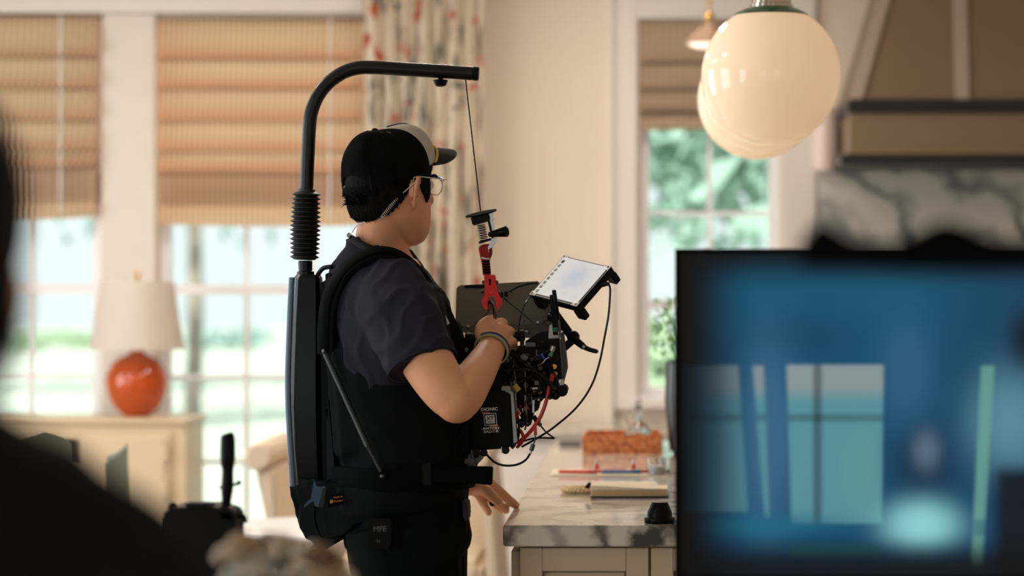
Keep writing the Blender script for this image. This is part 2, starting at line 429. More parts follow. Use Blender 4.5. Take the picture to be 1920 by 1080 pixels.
M_str3 = stripes('striped_cloth_grey', (190, 164, 138), (166, 140, 116), .03, .22, .16, .3)
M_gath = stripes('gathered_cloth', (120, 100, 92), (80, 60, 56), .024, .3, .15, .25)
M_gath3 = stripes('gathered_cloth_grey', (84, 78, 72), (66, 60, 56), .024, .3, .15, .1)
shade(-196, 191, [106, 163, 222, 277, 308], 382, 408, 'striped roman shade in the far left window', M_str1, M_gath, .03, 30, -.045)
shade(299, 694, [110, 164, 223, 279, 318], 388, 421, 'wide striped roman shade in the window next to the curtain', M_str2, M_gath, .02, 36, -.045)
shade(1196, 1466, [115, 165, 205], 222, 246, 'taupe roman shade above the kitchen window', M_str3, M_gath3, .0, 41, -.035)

# ------------------------------------------------------------------ floral curtain
def floral():
    m = bpy.data.materials.new('floral_linen'); m.use_nodes = True; nt = m.node_tree; b = nt.nodes['Principled BSDF']; b.inputs['Roughness'].default_value = .9
    tc = nt.nodes.new('ShaderNodeTexCoord')
    def nz(scale, sy, off, stops, det=3):
        mp = nt.nodes.new('ShaderNodeMapping'); mp.inputs['Scale'].default_value = (scale, 0.3, scale*sy); mp.inputs['Location'].default_value = (off, off, off)
        nt.links.new(tc.outputs['Object'], mp.inputs[0]); n = nt.nodes.new('ShaderNodeTexNoise'); n.inputs['Scale'].default_value = 1; n.inputs['Detail'].default_value = det
        nt.links.new(mp.outputs[0], n.inputs[0]); r = nt.nodes.new('ShaderNodeValToRGB'); nt.links.new(n.outputs['Fac'], r.inputs[0])
        r.color_ramp.elements[0].position = stops[0]; r.color_ramp.elements[1].position = stops[1]
        r.color_ramp.elements[0].color = (0, 0, 0, 1); r.color_ramp.elements[1].color = (1, 1, 1, 1); return r.outputs[0]
    def mix(a, bcol, fac):
        x = nt.nodes.new('ShaderNodeMix'); x.data_type = 'RGBA'
        if isinstance(a, tuple): x.inputs['A'].default_value = lin(a)+(1,)
        else: nt.links.new(a, x.inputs['A'])
        x.inputs['B'].default_value = lin(bcol)+(1,); nt.links.new(fac, x.inputs['Factor']); return x.outputs['Result']
    c = mix((238, 226, 204), (98, 104, 94), nz(34, .14, 3, (.555, .64)))
    c = mix(c, (132, 98, 76), nz(38, .08, 11, (.60, .68)))
    c = mix(c, (206, 92, 60), nz(22, .6, 27, (.61, .68), 3))
    c = mix(c, (70, 88, 90), nz(40, .5, 37, (.66, .72)))
    nt.links.new(c, b.inputs['Base Color'])
    t = nt.nodes.new('ShaderNodeBsdfTranslucent'); nt.links.new(c, t.inputs[0]); mx = nt.nodes.new('ShaderNodeMixShader'); mx.inputs[0].default_value = .25
    nt.links.new(b.outputs[0], mx.inputs[1]); nt.links.new(t.outputs[0], mx.inputs[2]); nt.links.new(mx.outputs[0], nt.nodes['Material Output'].inputs[0])
    return m
def curt(u, v):
    x = wx(688)+(wx(908)-wx(688))*u; z = .03+(2.95-.03)*v
    ph = u*2*PI*7.5+.5*math.sin(u*9)
    return V((x+.012*math.sin(ph*2), WY-.17+.045*math.sin(ph)+.012*math.sin(v*3+u*20)+.01*noise.noise(V((u*9, v*3, 0))), z))
ct = thing('floral_curtain', 'long cream floral curtain hanging in folds with grey and orange print', 'curtain', (wx(798), WY-.17, .03))
MB().grid(curt, 160, 20).build('drape', floral(), ct, smooth=True, angle=180)
cr_ = thing('curtain_rod', 'brass curtain rod above the floral curtain', 'curtain rod', (wx(790), WY-.17, 2.97))
MB().cyl((wx(640), WY-.17, 2.97), (wx(960), WY-.17, 2.97), .014).ball((wx(640), WY-.17, 2.97), .025).ball((wx(960), WY-.17, 2.97), .025).build('rod', M_brass, cr_, smooth=True)
for bx_ in (930, 660): MB().bx(wx(bx_), wx(bx_+6), WY-.17, WY-.001, 2.955, 2.985).build('bracket', M_brass, cr_)

# ------------------------------------------------------------------ fixtures of the added ceiling lamps, out of view
M_dl = mat('downlight_glow', (255, 230, 200), .5, emit=(255, 225, 190), estr=4)
dl0 = None
for i, (x, y) in enumerate(DOWN):
    d = thing('ceiling_downlight', 'round recessed ceiling downlight, all alike', 'ceiling light', (x, y, ZC), 'recessed ceiling downlights')
    MB().lathe((x, y, ZC-.001), [(.09, 0), (.09, -.008), (.075, -.01), (.075, 0)], 24).build('ring', M_white, d, smooth=True)
    MB().lathe((x, y, ZC-.003), [(.074, 0), (.074, -.002)], 24).build('diffuser', M_dl, d)

# ------------------------------------------------------------------ sideboard and lamp
M_cab = mat('cream_cabinet_paint', (216, 194, 160), .5)
M_cabd = mat('cabinet_opening', (52, 44, 34), .9)
SY = 11.75; s2 = SY/F
def sx(px): return (px-CX)*s2
def sz(py): return H-(py-540)*s2
sb = thing('sideboard', 'cream painted sideboard under the far left window with cut-out doors', 'sideboard', (sx(100), SY+.2, 0))
MB().bx(sx(-160), sx(350), SY, SY+.45, .08, sz(793), .006).build('body', M_cab, sb)
MB().bx(sx(-166), sx(356), SY-.02, SY+.46, sz(794), sz(786), .004).build('top', M_cab, sb)
for a, b in ((107, 322), (-100, 104)):
    dr = MB().bx(sx(a), sx(b), SY-.018, SY-.001, .14, sz(813), .004).build('door', M_cab, sb)
    MB().bx(sx(a+60 if a > 0 else a+10), sx(b-10 if a > 0 else b-60), SY-.03, SY-.019, .2, sz(820), .006).build('raised_panel', M_cab, dr)
    q = (115, 148) if a > 0 else (64, 94)
    MB().bx(sx(q[0]), sx(q[1]), SY-.024, SY-.0185, sz(872), sz(825), .002).build('cut_out', M_cabd, dr)
    for hy in (850, 918): MB().cyl(V((sx(b-8 if a > 0 else a+8), SY-.03, sz(hy)-.03)), V((sx(b-8 if a > 0 else a+8), SY-.03, sz(hy)+.03)), .01, 10).build('hinge', M_brass if False else M_cab, dr)
for a in (-150, 340):
    for b in (.06, .4): MB().bx(sx(a)-.02, sx(a)+.02, SY+b-.02, SY+b+.02, 0, .085).build('foot', M_cab, sb)
LY = 12.0; s3 = LY/F
lp = thing('table_lamp', 'table lamp with round orange ceramic base and white drum shade on the sideboard', 'lamp', ((257-CX)*s3, LY, sz(786)))
LX = (257-CX)*s3; lz = lambda py: H-(py-540)*s3
M_orange = mat('orange_glaze', (186, 76, 22), .12, coat=.3)
z0 = sz(786)
pr = [(.052, 0), (.060, .008), (.092, .035), (.120, .075), (.134, .115), (.138, .15), (.133, .188), (.11, .225), (.08, .25), (.045, .265), (.026, .28), (.022, .295)]
MB().lathe((LX, LY, z0), pr, 40).build('base', M_orange, lp, smooth=True)
MB().cyl((LX, LY, z0+.29), (LX, LY, lz(527)+.02), .008).ball((LX, LY, lz(527)+.028), .013).build('stem', M_brass, lp, smooth=True)
M_shade = stripes('lamp_shade_linen', (240, 232, 222), (236, 228, 218), .01, .3, .1, .45)
t_ = MB(); za, zb_ = lz(655), lz(528); r0, r1 = 88*s3, 68*s3
t_.lathe((LX, LY, za), [(r0, 0), (r1, zb_-za), (r1-.003, zb_-za), (r0-.003, 0), (r0, 0)], 48, cap=False).build('lamp_shade', M_shade, lp, smooth=True)
MB().cyl((LX-r1+.002, LY, zb_-.01), (LX+r1-.002, LY, zb_-.01), .002, 6).cyl((LX, LY-r1+.002, zb_-.01), (LX, LY+r1-.002, zb_-.01), .002, 6).build('spider', M_brass, lp)

# ------------------------------------------------------------------ chairs near the windows
M_chair = mat('sage_upholstery', (150, 156, 140), .8, bump=.3, bscale=300)
M_cream = mat('cream_upholstery', (222, 204, 180), .85, bump=.3, bscale=250)
M_wood = mat('walnut', (120, 86, 58), .45, var=.25, vscale=10)
def dchair(px, py, Y, lab, rz, sp=72):
    c = P(px, py, Y); t = thing('dining_chair', lab, 'chair', (c.x, Y, 0), 'upholstered dining chairs by the sideboard')
    top = c.z; rot = Matrix.Rotation(rz, 3, 'Z'); T = lambda v: V((c.x, Y, 0))+rot @ V(v)
    MB().prism([T((-.23, -.22, .42)), T((.23, -.22, .42)), T((.25, .24, .42)), T((-.25, .24, .42))], (0, 0, .08), .02).build('seat', M_chair, t, smooth=True)
    def bk(u, v):
        a = (u-.5)*2*R(sp); r = .27-.01*v
        return T((math.sin(a)*r, -.05-math.cos(a)*r+.05, .46+(top-.46)*v*(1-.12*abs(u-.5)*2)))
    MB().grid(bk, 20, 6, thick=.035).build('backrest', M_chair, t, smooth=True)
    for sx_ in (-1, 1):
        for sy_ in (-1, 1):
            MB().sweep([T((sx_*.2, sy_*.19, .425)), T((sx_*.23, sy_*.23, 0))], [.02, .013], 8).build('leg', M_wood, t)
dchair(78, 828, 8.6, 'sage dining chair turned sideways, its curved back showing before the sideboard', R(100), 42)
dchair(-60, 806, 7.2, 'sage dining chair whose back peeks over the dark shoulder at left', R(60))
# cream armchair with rolled arm
AY = 10.4; ac = P(512, 822, AY)
ar = thing('armchair', 'cream armchair with rounded arm by the window behind the backpack rig', 'armchair', (ac.x+.42, AY, 0))
def arm(x):
    m = MB(); m.cyl((x, AY-.4, ac.z-.045), (x, AY+.35, ac.z-.045), .050, 24, bev=.01)
    m.prism([V((x-.015, AY-.37, ac.z-.09)), V((x+.05, AY-.37, ac.z-.09)), V((x+.1, AY-.37, .1)), V((x+.035, AY-.37, .1)), V((x+.03, AY-.37, ac.z-.3)), V((x+.02, AY-.37, ac.z-.2))], (0, .7, 0), .01)
    return m
arm(ac.x).build('armrest', M_cream, ar, smooth=True); arm(ac.x+.78).build('armrest', M_cream, ar, smooth=True)
MB().bx(ac.x+.09, ac.x+.8, AY-.38, AY+.3, .16, .46, .03).build('seat', M_cream, ar, smooth=True)
MB().bx(ac.x+.05, ac.x+.82, AY+.25, AY+.42, .2, .82, .04).build('backrest', M_cream, ar, smooth=True)
for a in (.08, .78):
    for b in (-.3, .32): MB().cyl((ac.x+a, AY+b, 0), (ac.x+a, AY+b, .17), .015, 10, .02).build('leg', M_wood, ar)
# round white table behind the bouquet
RY = 8.6; rc = P(555, 985, RY)
rt = thing('round_table', 'round white table behind the pale bouquet, below the backpack', 'table', (rc.x+.1, RY, 0))
M_wtab = mat('white_lacquer', (235, 230, 226), .3)
MB().lathe((rc.x+.1, RY, rc.z-.03), [(.01, 0), (.34, 0), (.36, .012), (.36, .022), (.35, .03), (.01, .03)], 48).build('tabletop', M_wtab, rt, smooth=True)
MB().lathe((rc.x+.1, RY, 0), [(.2, 0), (.2, .02), (.05, .06), (.04, rc.z-.1), (.1, rc.z-.03)], 32).build('pedestal', M_wtab, rt, smooth=True)

# ------------------------------------------------------------------ kitchen back run
BY = 11.8; s4 = BY/F
bxk = lambda px: (px-CX)*s4
M_kcab = mat('white_kitchen_paint', (236, 228, 218), .45)
M_marb_i = marble('island_marble', (218, 208, 192), (70, 68, 64), 2.4, .09, .8, .46, .60)
M_marb_b = marble('backsplash_marble', (196, 190, 178), (40, 44, 46), 1.1, .25, .9, .40, .56)
kc = thing('base_cabinet', 'white base cabinets against the back wall behind the island', 'cabinet', (bxk(1050), BY+.3, 0))
x_l, x_r = bxk(925), XR-.02
zt = H-(808-540)*s4
MB().bx(x_l, x_r, BY+.02, WY-.03, .1, zt-.03).bx(x_l+.02, x_r, BY+.08, WY-.05, 0, .1).build('body', M_kcab, kc)
xx = x_l+.01; k = 0
while xx+.44 < x_r:
    d = MB().bx(xx, xx+.43, BY, BY+.019, .13, zt-.05, .003).build('door', M_kcab, kc)
    MB().bx(xx+.06, xx+.37, BY-.006, BY-.0005, .2, zt-.12, .003).build('raised_panel', M_kcab, d)
    MB().cyl((xx+.39, BY-.028, zt-.2), (xx+.39, BY-.028, zt-.1), .005, 8).build('handle', M_brass, d)
    xx += .44
tag(MB().bx(x_l-.015, x_r, BY-.03, WY-.032, zt-.028, zt+.004, .004).build('worktop', marble('back_worktop_marble', (206, 196, 180), (120, 114, 104), 1.5, .15)), 'marble worktop along the back wall under the kitchen window', 'worktop')
struct(MB().bx(wx(1532), XR, WY-.03, WY-.001, zt+.006, wz(300), 0).build('trim_5', M_marb_b))
# hood
HY = 11.75; s5 = HY/F
hx = lambda px: (px-CX)*s5
hz = lambda py: H-(py-540)*s5
M_hood = mat('hood_bronze_paint', (128, 106, 80), .4)
M_hstrap = mat('hood_pale_trim', (172, 154, 136), .4)
M_hblk = mat('hood_black_iron', (22, 21, 20), .4)
M_hbrs = mat('hood_antique_brass', (150, 122, 88), .35, metal=.6)
hd = thing('range_hood', 'tapered taupe range hood with black bands and pale straps over the marble backsplash', 'range hood', (hx(1805), HY+.3, hz(310)))
cxh = hx(1805); hw = cxh-hx(1590); ht = hw*.60+.0
ztop = 3.095
def taper(z): # left edge passes (1586,185)-(1640,0)
    return hw-(z-hz(185))*((hx(1640)-hx(1586))/(hz(0)-hz(185)))
b0, b1 = taper(hz(186)), taper(ztop)
m = MB(); m.skin([m.ring([V((cxh-a, HY+y0, z)), V((cxh+a, HY+y0, z)), V((cxh+a, WY-.005, z)), V((cxh-a, WY-.005, z))]) for a, y0, z in ((b0, .02, hz(188)), (b1, .22, ztop))]).build('canopy', M_hood, hd)
for sg in (-1, 0, 1):
    a0, a1 = sg*b0, sg*b1; wd = .03
    m = MB(); off = .03 if sg == -1 else -.03 if sg == 1 else 0
    m.skin([m.ring([V((cxh+a-wd, HY+y0-.012, z)), V((cxh+a+wd, HY+y0-.012, z)), V((cxh+a+wd, HY+y0+.03, z)), V((cxh+a-wd, HY+y0+.03, z))]) for a, y0, z in ((a0+off, .02, hz(188)), (a1+off, .22, ztop))])
    m.build('strap', M_hstrap, hd)
MB().bx(cxh-hw-.0, cxh+hw+.0, HY-.02, WY-.035, hz(212), hz(186), .006).build('upper_band', M_hblk, hd)
MB().bx(cxh-hw+.01, cxh+hw-.01, HY, WY-.035, hz(288), hz(212)).build('apron', M_hood, hd)
MB().bx(cxh-hw, cxh+hw, HY-.012, WY-.035, hz(290), hz(281), .003).build('brass_rail', M_hbrs, hd)
MB().bx(cxh-hw-.03, cxh+hw+.03, HY-.03, WY-.035, hz(308), hz(289.5), .005).build('lower_band', M_hblk, hd)
# pale sconce beside the hood
sc_c = V((wx(1543), WY-.09, wz(262)))
sn = thing('wall_sconce', 'pale pink wall sconce between the kitchen window and the range hood', 'wall light', (sc_c.x, WY-.03, sc_c.z))
MB().sweep([sc_c+V((0, 0, -.13)), sc_c+V((0, 0, -.12)), sc_c+V((0, 0, .12)), sc_c+V((0, 0, .13))], [.04, .05, .05, .04], 20, sm=2).build('shade', mat('pink_glass', (222, 200, 188), .3, emit=(226, 190, 168), estr=.12), sn, smooth=True)
MB().bx(sc_c.x-.03, sc_c.x+.03, sc_c.z and WY-.05, WY-.031, sc_c.z-.05, sc_c.z+.05, .004).build('back_plate', M_brass, sn)
# small pendant over the sink
SPY = 11.5; pc = P(1330, 82, SPY)
sp_ = thing('sink_pendant', 'small cone pendant with glowing underside in front of the kitchen shade', 'pendant lamp', (pc.x, SPY, ZC))
MB().cyl(pc+V((0, 0, .15)), (pc.x, SPY, ZC), .008, 10).ball(pc+V((0, 0, .11)), .018, 12, (1, 1, 1.6)).build('rod', M_brass, sp_, smooth=True)
MB().lathe(pc, [(.095, 0), (.097, .004), (.05, .06), (.022, .085), (.015, .095), (.013, .09), (.045, .055), (.09, 0)], 32, cap=False).build('shade', mat('shade_dusky_pink', (150, 122, 102), .5), sp_, smooth=True)
MB().lathe(pc+V((0, 0, .0)), [(.001, -.018), (.06, -.016), (.088, -.004), (.088, .004), (.001, .006)], 32).build('diffuser', mat('pendant_glow', (255, 235, 215), .4, emit=(255, 232, 208), estr=1.3), sp_, smooth=True)

# ------------------------------------------------------------------ globe pendants
def opal():
    m = bpy.data.materials.new('opal_glass'); m.use_nodes = True; nt = m.node_tree; b = nt.nodes['Principled BSDF']
    b.inputs['Base Color'].default_value = lin((240, 222, 200))+(1,); b.inputs['Roughness'].default_value = .06; b.inputs['Specular IOR Level'].default_value = .25; b.inputs['Coat Weight'].default_value = .12
    b.inputs['Coat Roughness'].default_value = .02
    b.inputs['Emission Color'].default_value = lin((238, 196, 152))+(1,); b.inputs['Emission Strength'].default_value = .42
    b.inputs['Subsurface Weight'].default_value = .2; b.inputs['Subsurface Radius'].default_value = (.05, .04, .03)
    return m
M_opal = opal(); M_green = mat('green_enamel', (6, 84, 48), .15, spec=.3, coat=.1); M_nick = mat('polished_nickel', (200, 190, 175), .12, metal=1)
GL = [(1446, 141, 7.0, 'nearest and frontmost opal glass globe pendant with green cap'), (1437, 165, 7.6, 'middle opal globe pendant, mostly hidden behind the front globe'), (1420, 187, 8.2, 'farthest opal globe pendant, its edge showing lower left of the others')]
for px, py, Y, lab in GL:
    c = P(px, py, Y); r = .175
    t = thing('globe_pendant', lab, 'pendant lamp', (c.x, Y, ZC), 'opal globe pendants over the island')
    MB().ball(c, r, 72).build('globe', M_opal, t, smooth=True)
    a0 = math.asin(min(1, 68/131)); pr = []
    for k in range(9):
        a = R(31.5)*(1-k/8)+R(10)*(k/8); pr.append((math.sin(a)*(r+.003), math.cos(a)*(r+.003)))
    MB().lathe(c, [(math.sin(R(31))*(r-.002), math.cos(R(31))*(r-.002))]+pr+[(.02, r)], 48).build('cap', M_green, t, smooth=True)
    MB().lathe(c+V((0, 0, r-.010)), [(.05, 0), (.054, .004), (.054, .012), (.050, .014), (.050, .03), (.03, .045), (.012, .06), (.008, .09)], 40).build('collar', M_nick, t, smooth=True)
    MB().cyl(c+V((0, 0, r+.07)), (c.x, Y, ZC), .006, 10).build('rod', M_nick, t, smooth=True)
    MB().lathe((c.x, Y, ZC-.001), [(.06, 0), (.06, -.02), (.01, -.03)], 32).build('ceiling_plate', M_nick, t, smooth=True)

# ------------------------------------------------------------------ island
IX0 = (943-CX)*6/F; IX1 = 1.15; IY0 = 6.0; IY1 = 9.35; IZ = .93
wt = MB().bx(IX0, IX1, IY0, IY1, IZ-.045, IZ, .003).build('countertop', M_marb_i)
tag(wt, 'thick polished marble countertop of the kitchen island', 'countertop')
M_isl = mat('island_paint', (196, 176, 146), .5)
ic = thing('island_cabinet', 'cream kitchen island cabinet with recessed panels below the marble top', 'cabinet', ((IX0+IX1)/2, 7.6, 0))
cx0 = (974-CX)*6.03/F
MB().bx(cx0, IX1-.04, 6.04, IY1-.04, .09, IZ-.046).bx(cx0+.04, IX1-.08, 6.1, IY1-.1, 0, .09).build('body', M_isl, ic)
for a, b in ((974, 1217), (1219, 1460), (1462, 1704)):
    xa, xb = (a-CX)*6.03/F+.002, (b-CX)*6.03/F-.001; w_ = .048
    o = MB(); o.bx(xa, xa+w_, 6.02, 6.039, .1, IZ-.05, .0015); o.bx(xb-w_, xb, 6.02, 6.039, .1, IZ-.05, .0015); o.bx(xa+w_, xb-w_, 6.02, 6.039, IZ-.1, IZ-.05, .0015); o.bx(xa+w_, xb-w_, 6.02, 6.039, .1, .16, .0015)
    o.bx(xa+w_+.004, xb-w_-.004, 6.031, 6.0395, .164, IZ-.104, .001)
    o.build('door', M_isl, ic)
y_ = 6.06
while y_+.6 < IY1-.04:
    o = MB(); o.bx(cx0-.019, cx0-.001, y_, y_+.05, .1, IZ-.06, .0015); o.bx(cx0-.019, cx0-.001, y_+.55, y_+.6, .1, IZ-.06, .0015); o.bx(cx0-.019, cx0-.001, y_+.05, y_+.55, IZ-.12, IZ-.06, .0015); o.bx(cx0-.019, cx0-.001, y_+.05, y_+.55, .1, .16, .0015)
    o.build('side_panel', M_isl, ic); y_ += .62

def ontop(px, py):   # point of the countertop seen at a pixel
    Y = (H-IZ)*F/(py-540); return V(((px-CX)*Y/F, Y, IZ))
M_paper = mat('paper', (226, 212, 184), .7); M_pageedge = mat('page_edges', (196, 172, 130), .8, bump=1, bscale=600)
# notebook
nbk = thing('notebook', 'open thick notebook with dark cover lying on the island', 'notebook', ontop(1180, 934))
a = ontop(1107, 934); Yn = a.y; wN = .190; dN = .135
MB().bx(a.x-.0, a.x+wN, Yn-.002, Yn+dN, IZ+.0005, IZ+.0045, .0015).build('cover', mat('black_leather', (24, 22, 22), .5), nbk)
def pg(u, v): return V((a.x+.001+(wN-.004)*u, Yn+(dN-.01)*v, IZ+.030-.007*math.sin(u*PI*.55)**2+.004*u*0+.002*math.sin(v*3)))
m = MB()
pts = [pg(i/16, 0) for i in range(17)]
m.prism([V((a.x+.001, Yn, IZ+.0048))]+[V((a.x+wN-.003, Yn, IZ+.0048))]+[V(p) for p in reversed(pts)], (0, dN-.01, 0)).build('pages', M_paper, nbk)
MB().bx(a.x+.004, a.x+wN-.006, Yn-.0012, Yn-.0002, IZ+.006, IZ+.020).build('page_edges', M_pageedge, nbk)
a2 = V((a.x-.006, Yn+dN+.02, IZ))
MB().bx(a2.x, a2.x+.17, a2.y, a2.y+.11, IZ+.0006, IZ+.022, .003).build('folded_pages', M_paper, nbk)
MB().prism([V((a.x-.016, Yn+.05, IZ+.021)), V((a.x-.006, Yn+.05, IZ+.034)), V((a.x+.001, Yn+.05, IZ+.033)), V((a.x-.003, Yn+.05, IZ+.019))], (0, .03, 0)).build('page_marker', M_black, nbk)
# braided trivet
tv = ontop(1088, 929); tr_c = tv+V((0, .1, .006))
bt = thing('braided_trivet', 'round braided straw trivet sticking out left of the open notebook', 'trivet', tr_c-V((0, 0, .006)))
M_rope = mat('straw', (206, 174, 128), .8, bump=.8, bscale=200)
for ring_r in (.044, .030, .016):
    m = MB()
    for st in range(2):
        pts = []
        for k in range(73):
            an = 2*PI*k/72; q = an*round(ring_r*330)+st*PI
            pts.append(tr_c+V((math.cos(an)*(ring_r+.004*math.cos(q)), math.sin(an)*(ring_r+.004*math.cos(q)), .004*math.sin(q)+.002)))
        m.sweep(pts, .0042, 8, up=(0, 0, 1))
    m.build('braid', M_rope, bt, smooth=True)
# black conical cap
bc = ontop(1237, 983)+V((0, .034, 0))
bk_ = thing('lens_cap', 'small black truncated-cone cap on the near edge of the island top', 'cap', bc)
MB().lathe(bc+V((0, 0, .0003)), [(.032, 0), (.0335, .002), (.0335, .010), (.0325, .012), (.0275, .0125)], 40).build('flange', M_black, bk_, smooth=True)
MB().lathe(bc+V((0, 0, .0125)), [(.027, 0), (.0268, .011), (.0185, .030), (.017, .0325), (.002, .033)], 40).build('cone', M_black, bk_, smooth=True)
# papers and pens
pp_ = ontop(1115, 893)
sh = MB().bx(pp_.x-.12, pp_.x+.20, pp_.y-.0, pp_.y+.24, IZ+.0004, IZ+.004).build('paper_stack', M_paper); tag(sh, 'flat stack of white papers behind the notebook', 'papers')
rd = random.Random(3)
PC = [((206, 60, 44), 'red'), ((212, 90, 66), 'coral'), ((150, 70, 90), 'plum'), ((62, 110, 160), 'blue'), ((196, 60, 60), 'crimson'), ((70, 130, 90), 'green')]
for i, (cc, cn) in enumerate(PC):
    x = pp_.x-.05+i*.04; y = pp_.y+.04+.02*(i % 3); an = rd.uniform(-.35, .35)
    d_ = V((math.cos(an), math.sin(an), 0)); c = V((x, y, IZ+.0095))
    pt = thing('marker_pen', '%s marker pen lying on the papers behind the notebook' % cn, 'pen', c, 'marker pens on the papers')
    MB().cyl(c-d_*.05, c+d_*.03, .0048, 12, bev=.001).build('barrel', mat('pen_'+cn, cc, .4), pt, smooth=True)
    MB().cyl(c+d_*.0305, c+d_*.055, .0053, 12, bev=.0015).build('pen_cap', mat('pencap_'+cn, tuple(v*.85 for v in cc), .4), pt, smooth=True)
for px, py, lab in ((1118, 887, 'red dice-like clip standing on the papers, left one'), (1188, 884, 'red clip standing on the papers, right one')):
    c = ontop(px, py+4); c = V((c.x, pp_.y+.12, IZ+.004))
    cl = thing('binder_clip', lab, 'clip', c, 'red binder clips')
    MB().prism([c+V((-.008, 0, .0003)), c+V((.008, 0, .0003)), c+V((.003, 0, .022)), c+V((-.003, 0, .022))], (0, .02, 0), .001).build('jaw', mat('clip_red', (214, 44, 30), .35), cl)
    MB().sweep([c+V((-.004, .01, .02)), c+V((0, .01, .034)), c+V((.004, .01, .02))], .0012, 6, sm=5).build('handle', M_silver, cl, smooth=True)
# woven orange tray
wb = ontop(1092, 851); x1b = (1242-CX)*wb.y/F
wv = thing('woven_tray', 'orange woven rattan tray on the far part of the island', 'tray', V(((wb.x+x1b)/2, wb.y+.15, IZ)))
def weave():
    m = bpy.data.materials.new('orange_rattan'); m.use_nodes = True; nt = m.node_tree; b = nt.nodes['Principled BSDF']
    tc = nt.nodes.new('ShaderNodeTexCoord'); ch = nt.nodes.new('ShaderNodeTexVoronoi'); ch.inputs['Scale'].default_value = 70
    nt.links.new(tc.outputs['Object'], ch.inputs[0])
    nt.links.new(ramp(nt, ch.outputs['Distance'], [(.1, (226, 150, 92)), (.6, (196, 106, 56)), (.9, (130, 62, 30))]), b.inputs['Base Color'])
    b.inputs['Roughness'].default_value = .6; return m
M_rat = weave(); hh = .058
MB().bx(wb.x, x1b, wb.y, wb.y+.30, IZ+.0005, IZ+.008).build('base', M_rat, wv)
for nm, (u0, u1, v0, v1) in {'side': (wb.x, x1b, wb.y, wb.y+.012), 'side ': (wb.x, x1b, wb.y+.288, wb.y+.3), 'end': (wb.x, wb.x+.012, wb.y+.0125, wb.y+.2875), 'end ': (x1b-.012, x1b, wb.y+.0125, wb.y+.2875)}.items():
    MB().bx(u0, u1, v0, v1, IZ+.0085, IZ+hh, .003).build(nm.strip(), M_rat, wv)
# glass decanter and small tumbler
M_gl = bpy.data.materials.new('clear_glass'); M_gl.use_nodes = True
g_ = M_gl.node_tree.nodes['Principled BSDF']; g_.inputs['Transmission Weight'].default_value = 1; g_.inputs['Roughness'].default_value = .01; g_.inputs['IOR'].default_value = 1.45
dc = V(((1198-CX)*8.76/F, 8.76, IZ+.0085))
dn = thing('glass_decanter', 'round clear glass decanter with narrow neck and handle standing in the orange woven tray', 'decanter', dc)
sc_ = 8.35/F
pr = [(.012, .0003), (.030, .0003), (.040, .012), (.043, .03), (.040, .05), (.028, .068), (.013, .082), (.011, .115), (.014, .125), (.020, .13), (.018, .13), (.011, .12), (.009, .085), (.024, .064), (.037, .048), (.040, .03), (.037, .014), (.028, .005), (.001, .005)]
dz = .0
MB().lathe(dc+V((0, 0, dz)), pr, 40).build('bottle', M_gl, dn, smooth=True)
MB().sweep([dc+V((-.011, 0, .118)), dc+V((-.034, 0, .112)), dc+V((-.036, 0, .085)), dc+V((-.026, 0, .069))], .003, 8, sm=6).build('handle', M_gl, dn, smooth=True)
MB().ball(dc+V((0, 0, .141)), .013, 16).cyl(dc+V((0, 0, .118)), dc+V((0, 0, .134)), .0085, 12).build('stopper', M_gl, dn, smooth=True)
tg = ontop(1232, 893)
tb = thing('glass_votive', 'short ribbed clear glass holder with white candle beside the papers', 'candle holder', tg+V((0, .03, 0)))
MB().lathe(tg+V((0, .03, .0004)), [(.02, 0), (.026, .004), (.026, .048), (.024, .048), (.024, .006), (.001, .005)], 24).build('glass', M_gl, tb, smooth=True)
MB().lathe(tg+V((0, .03, .0065)), [(.0225, 0), (.0225, .02), (.002, .021)], 24).build('candle', M_white, tb, smooth=True)
# potted plant on the island, right by the display
pl = V(((1292-CX)*8.6/F, 8.6, IZ)); t = thing('potted_plant', 'leafy potted plant in a dark vase just left of the display', 'plant', pl)
MB().lathe(pl+V((0, 0, .0004)), [(.04, 0), (.06, .01), (.075, .16), (.072, .28), (.065, .285), (.06, .27), (.06, .2), (.001, .2)], 32).build('vase', mat('dark_vase', (16, 14, 14), .3), t, smooth=True)
m = MB(); rd = random.Random(5)
for k in range(46):
    a = rd.uniform(0, 2*PI); l = rd.uniform(.1, .22); st = pl+V((0, 0, .24)); tip = pl+V((math.cos(a)*l*.55, math.sin(a)*l*.5, .27+l*.95))
    m.sweep([st, (st+tip)/2+V((0, 0, .02)), tip], .0015, 5, sm=2)
m.build('stems', M_leaf[0], t)
m = MB()
for k in range(420):
    a = rd.uniform(0, 2*PI); l = rd.uniform(.05, .12); c = pl+V((math.cos(a)*l, math.sin(a)*l, .27+rd.uniform(0, .2)))
    d = V((rd.uniform(-1, 1), rd.uniform(-1, 1), rd.uniform(-.4, 1))).normalized(); u, v = frame(d, V((0, 0, 1)))
    L = rd.uniform(.018, .032); q = [c, c+d*L*.5+u*L*.25, c+d*L, c+d*L*.5-u*L*.25]
    m.bm.faces.new([m.bm.verts.new(x) for x in q])
m.build('leaves', mat('herb_leaf', (104, 150, 84), .6, var=.4, vscale=30), t)
# grey tray at island's far end
gt = V(((1048-CX)*9.0/F, 9.0, IZ)); tag(MB().bx(gt.x, gt.x+.07, 9.0, 9.12, IZ+.0005, IZ+.016, .003).build('grey_box', mat('grey_box', (120, 112, 106), .6)), 'small flat grey box at the far left end of the island', 'box')

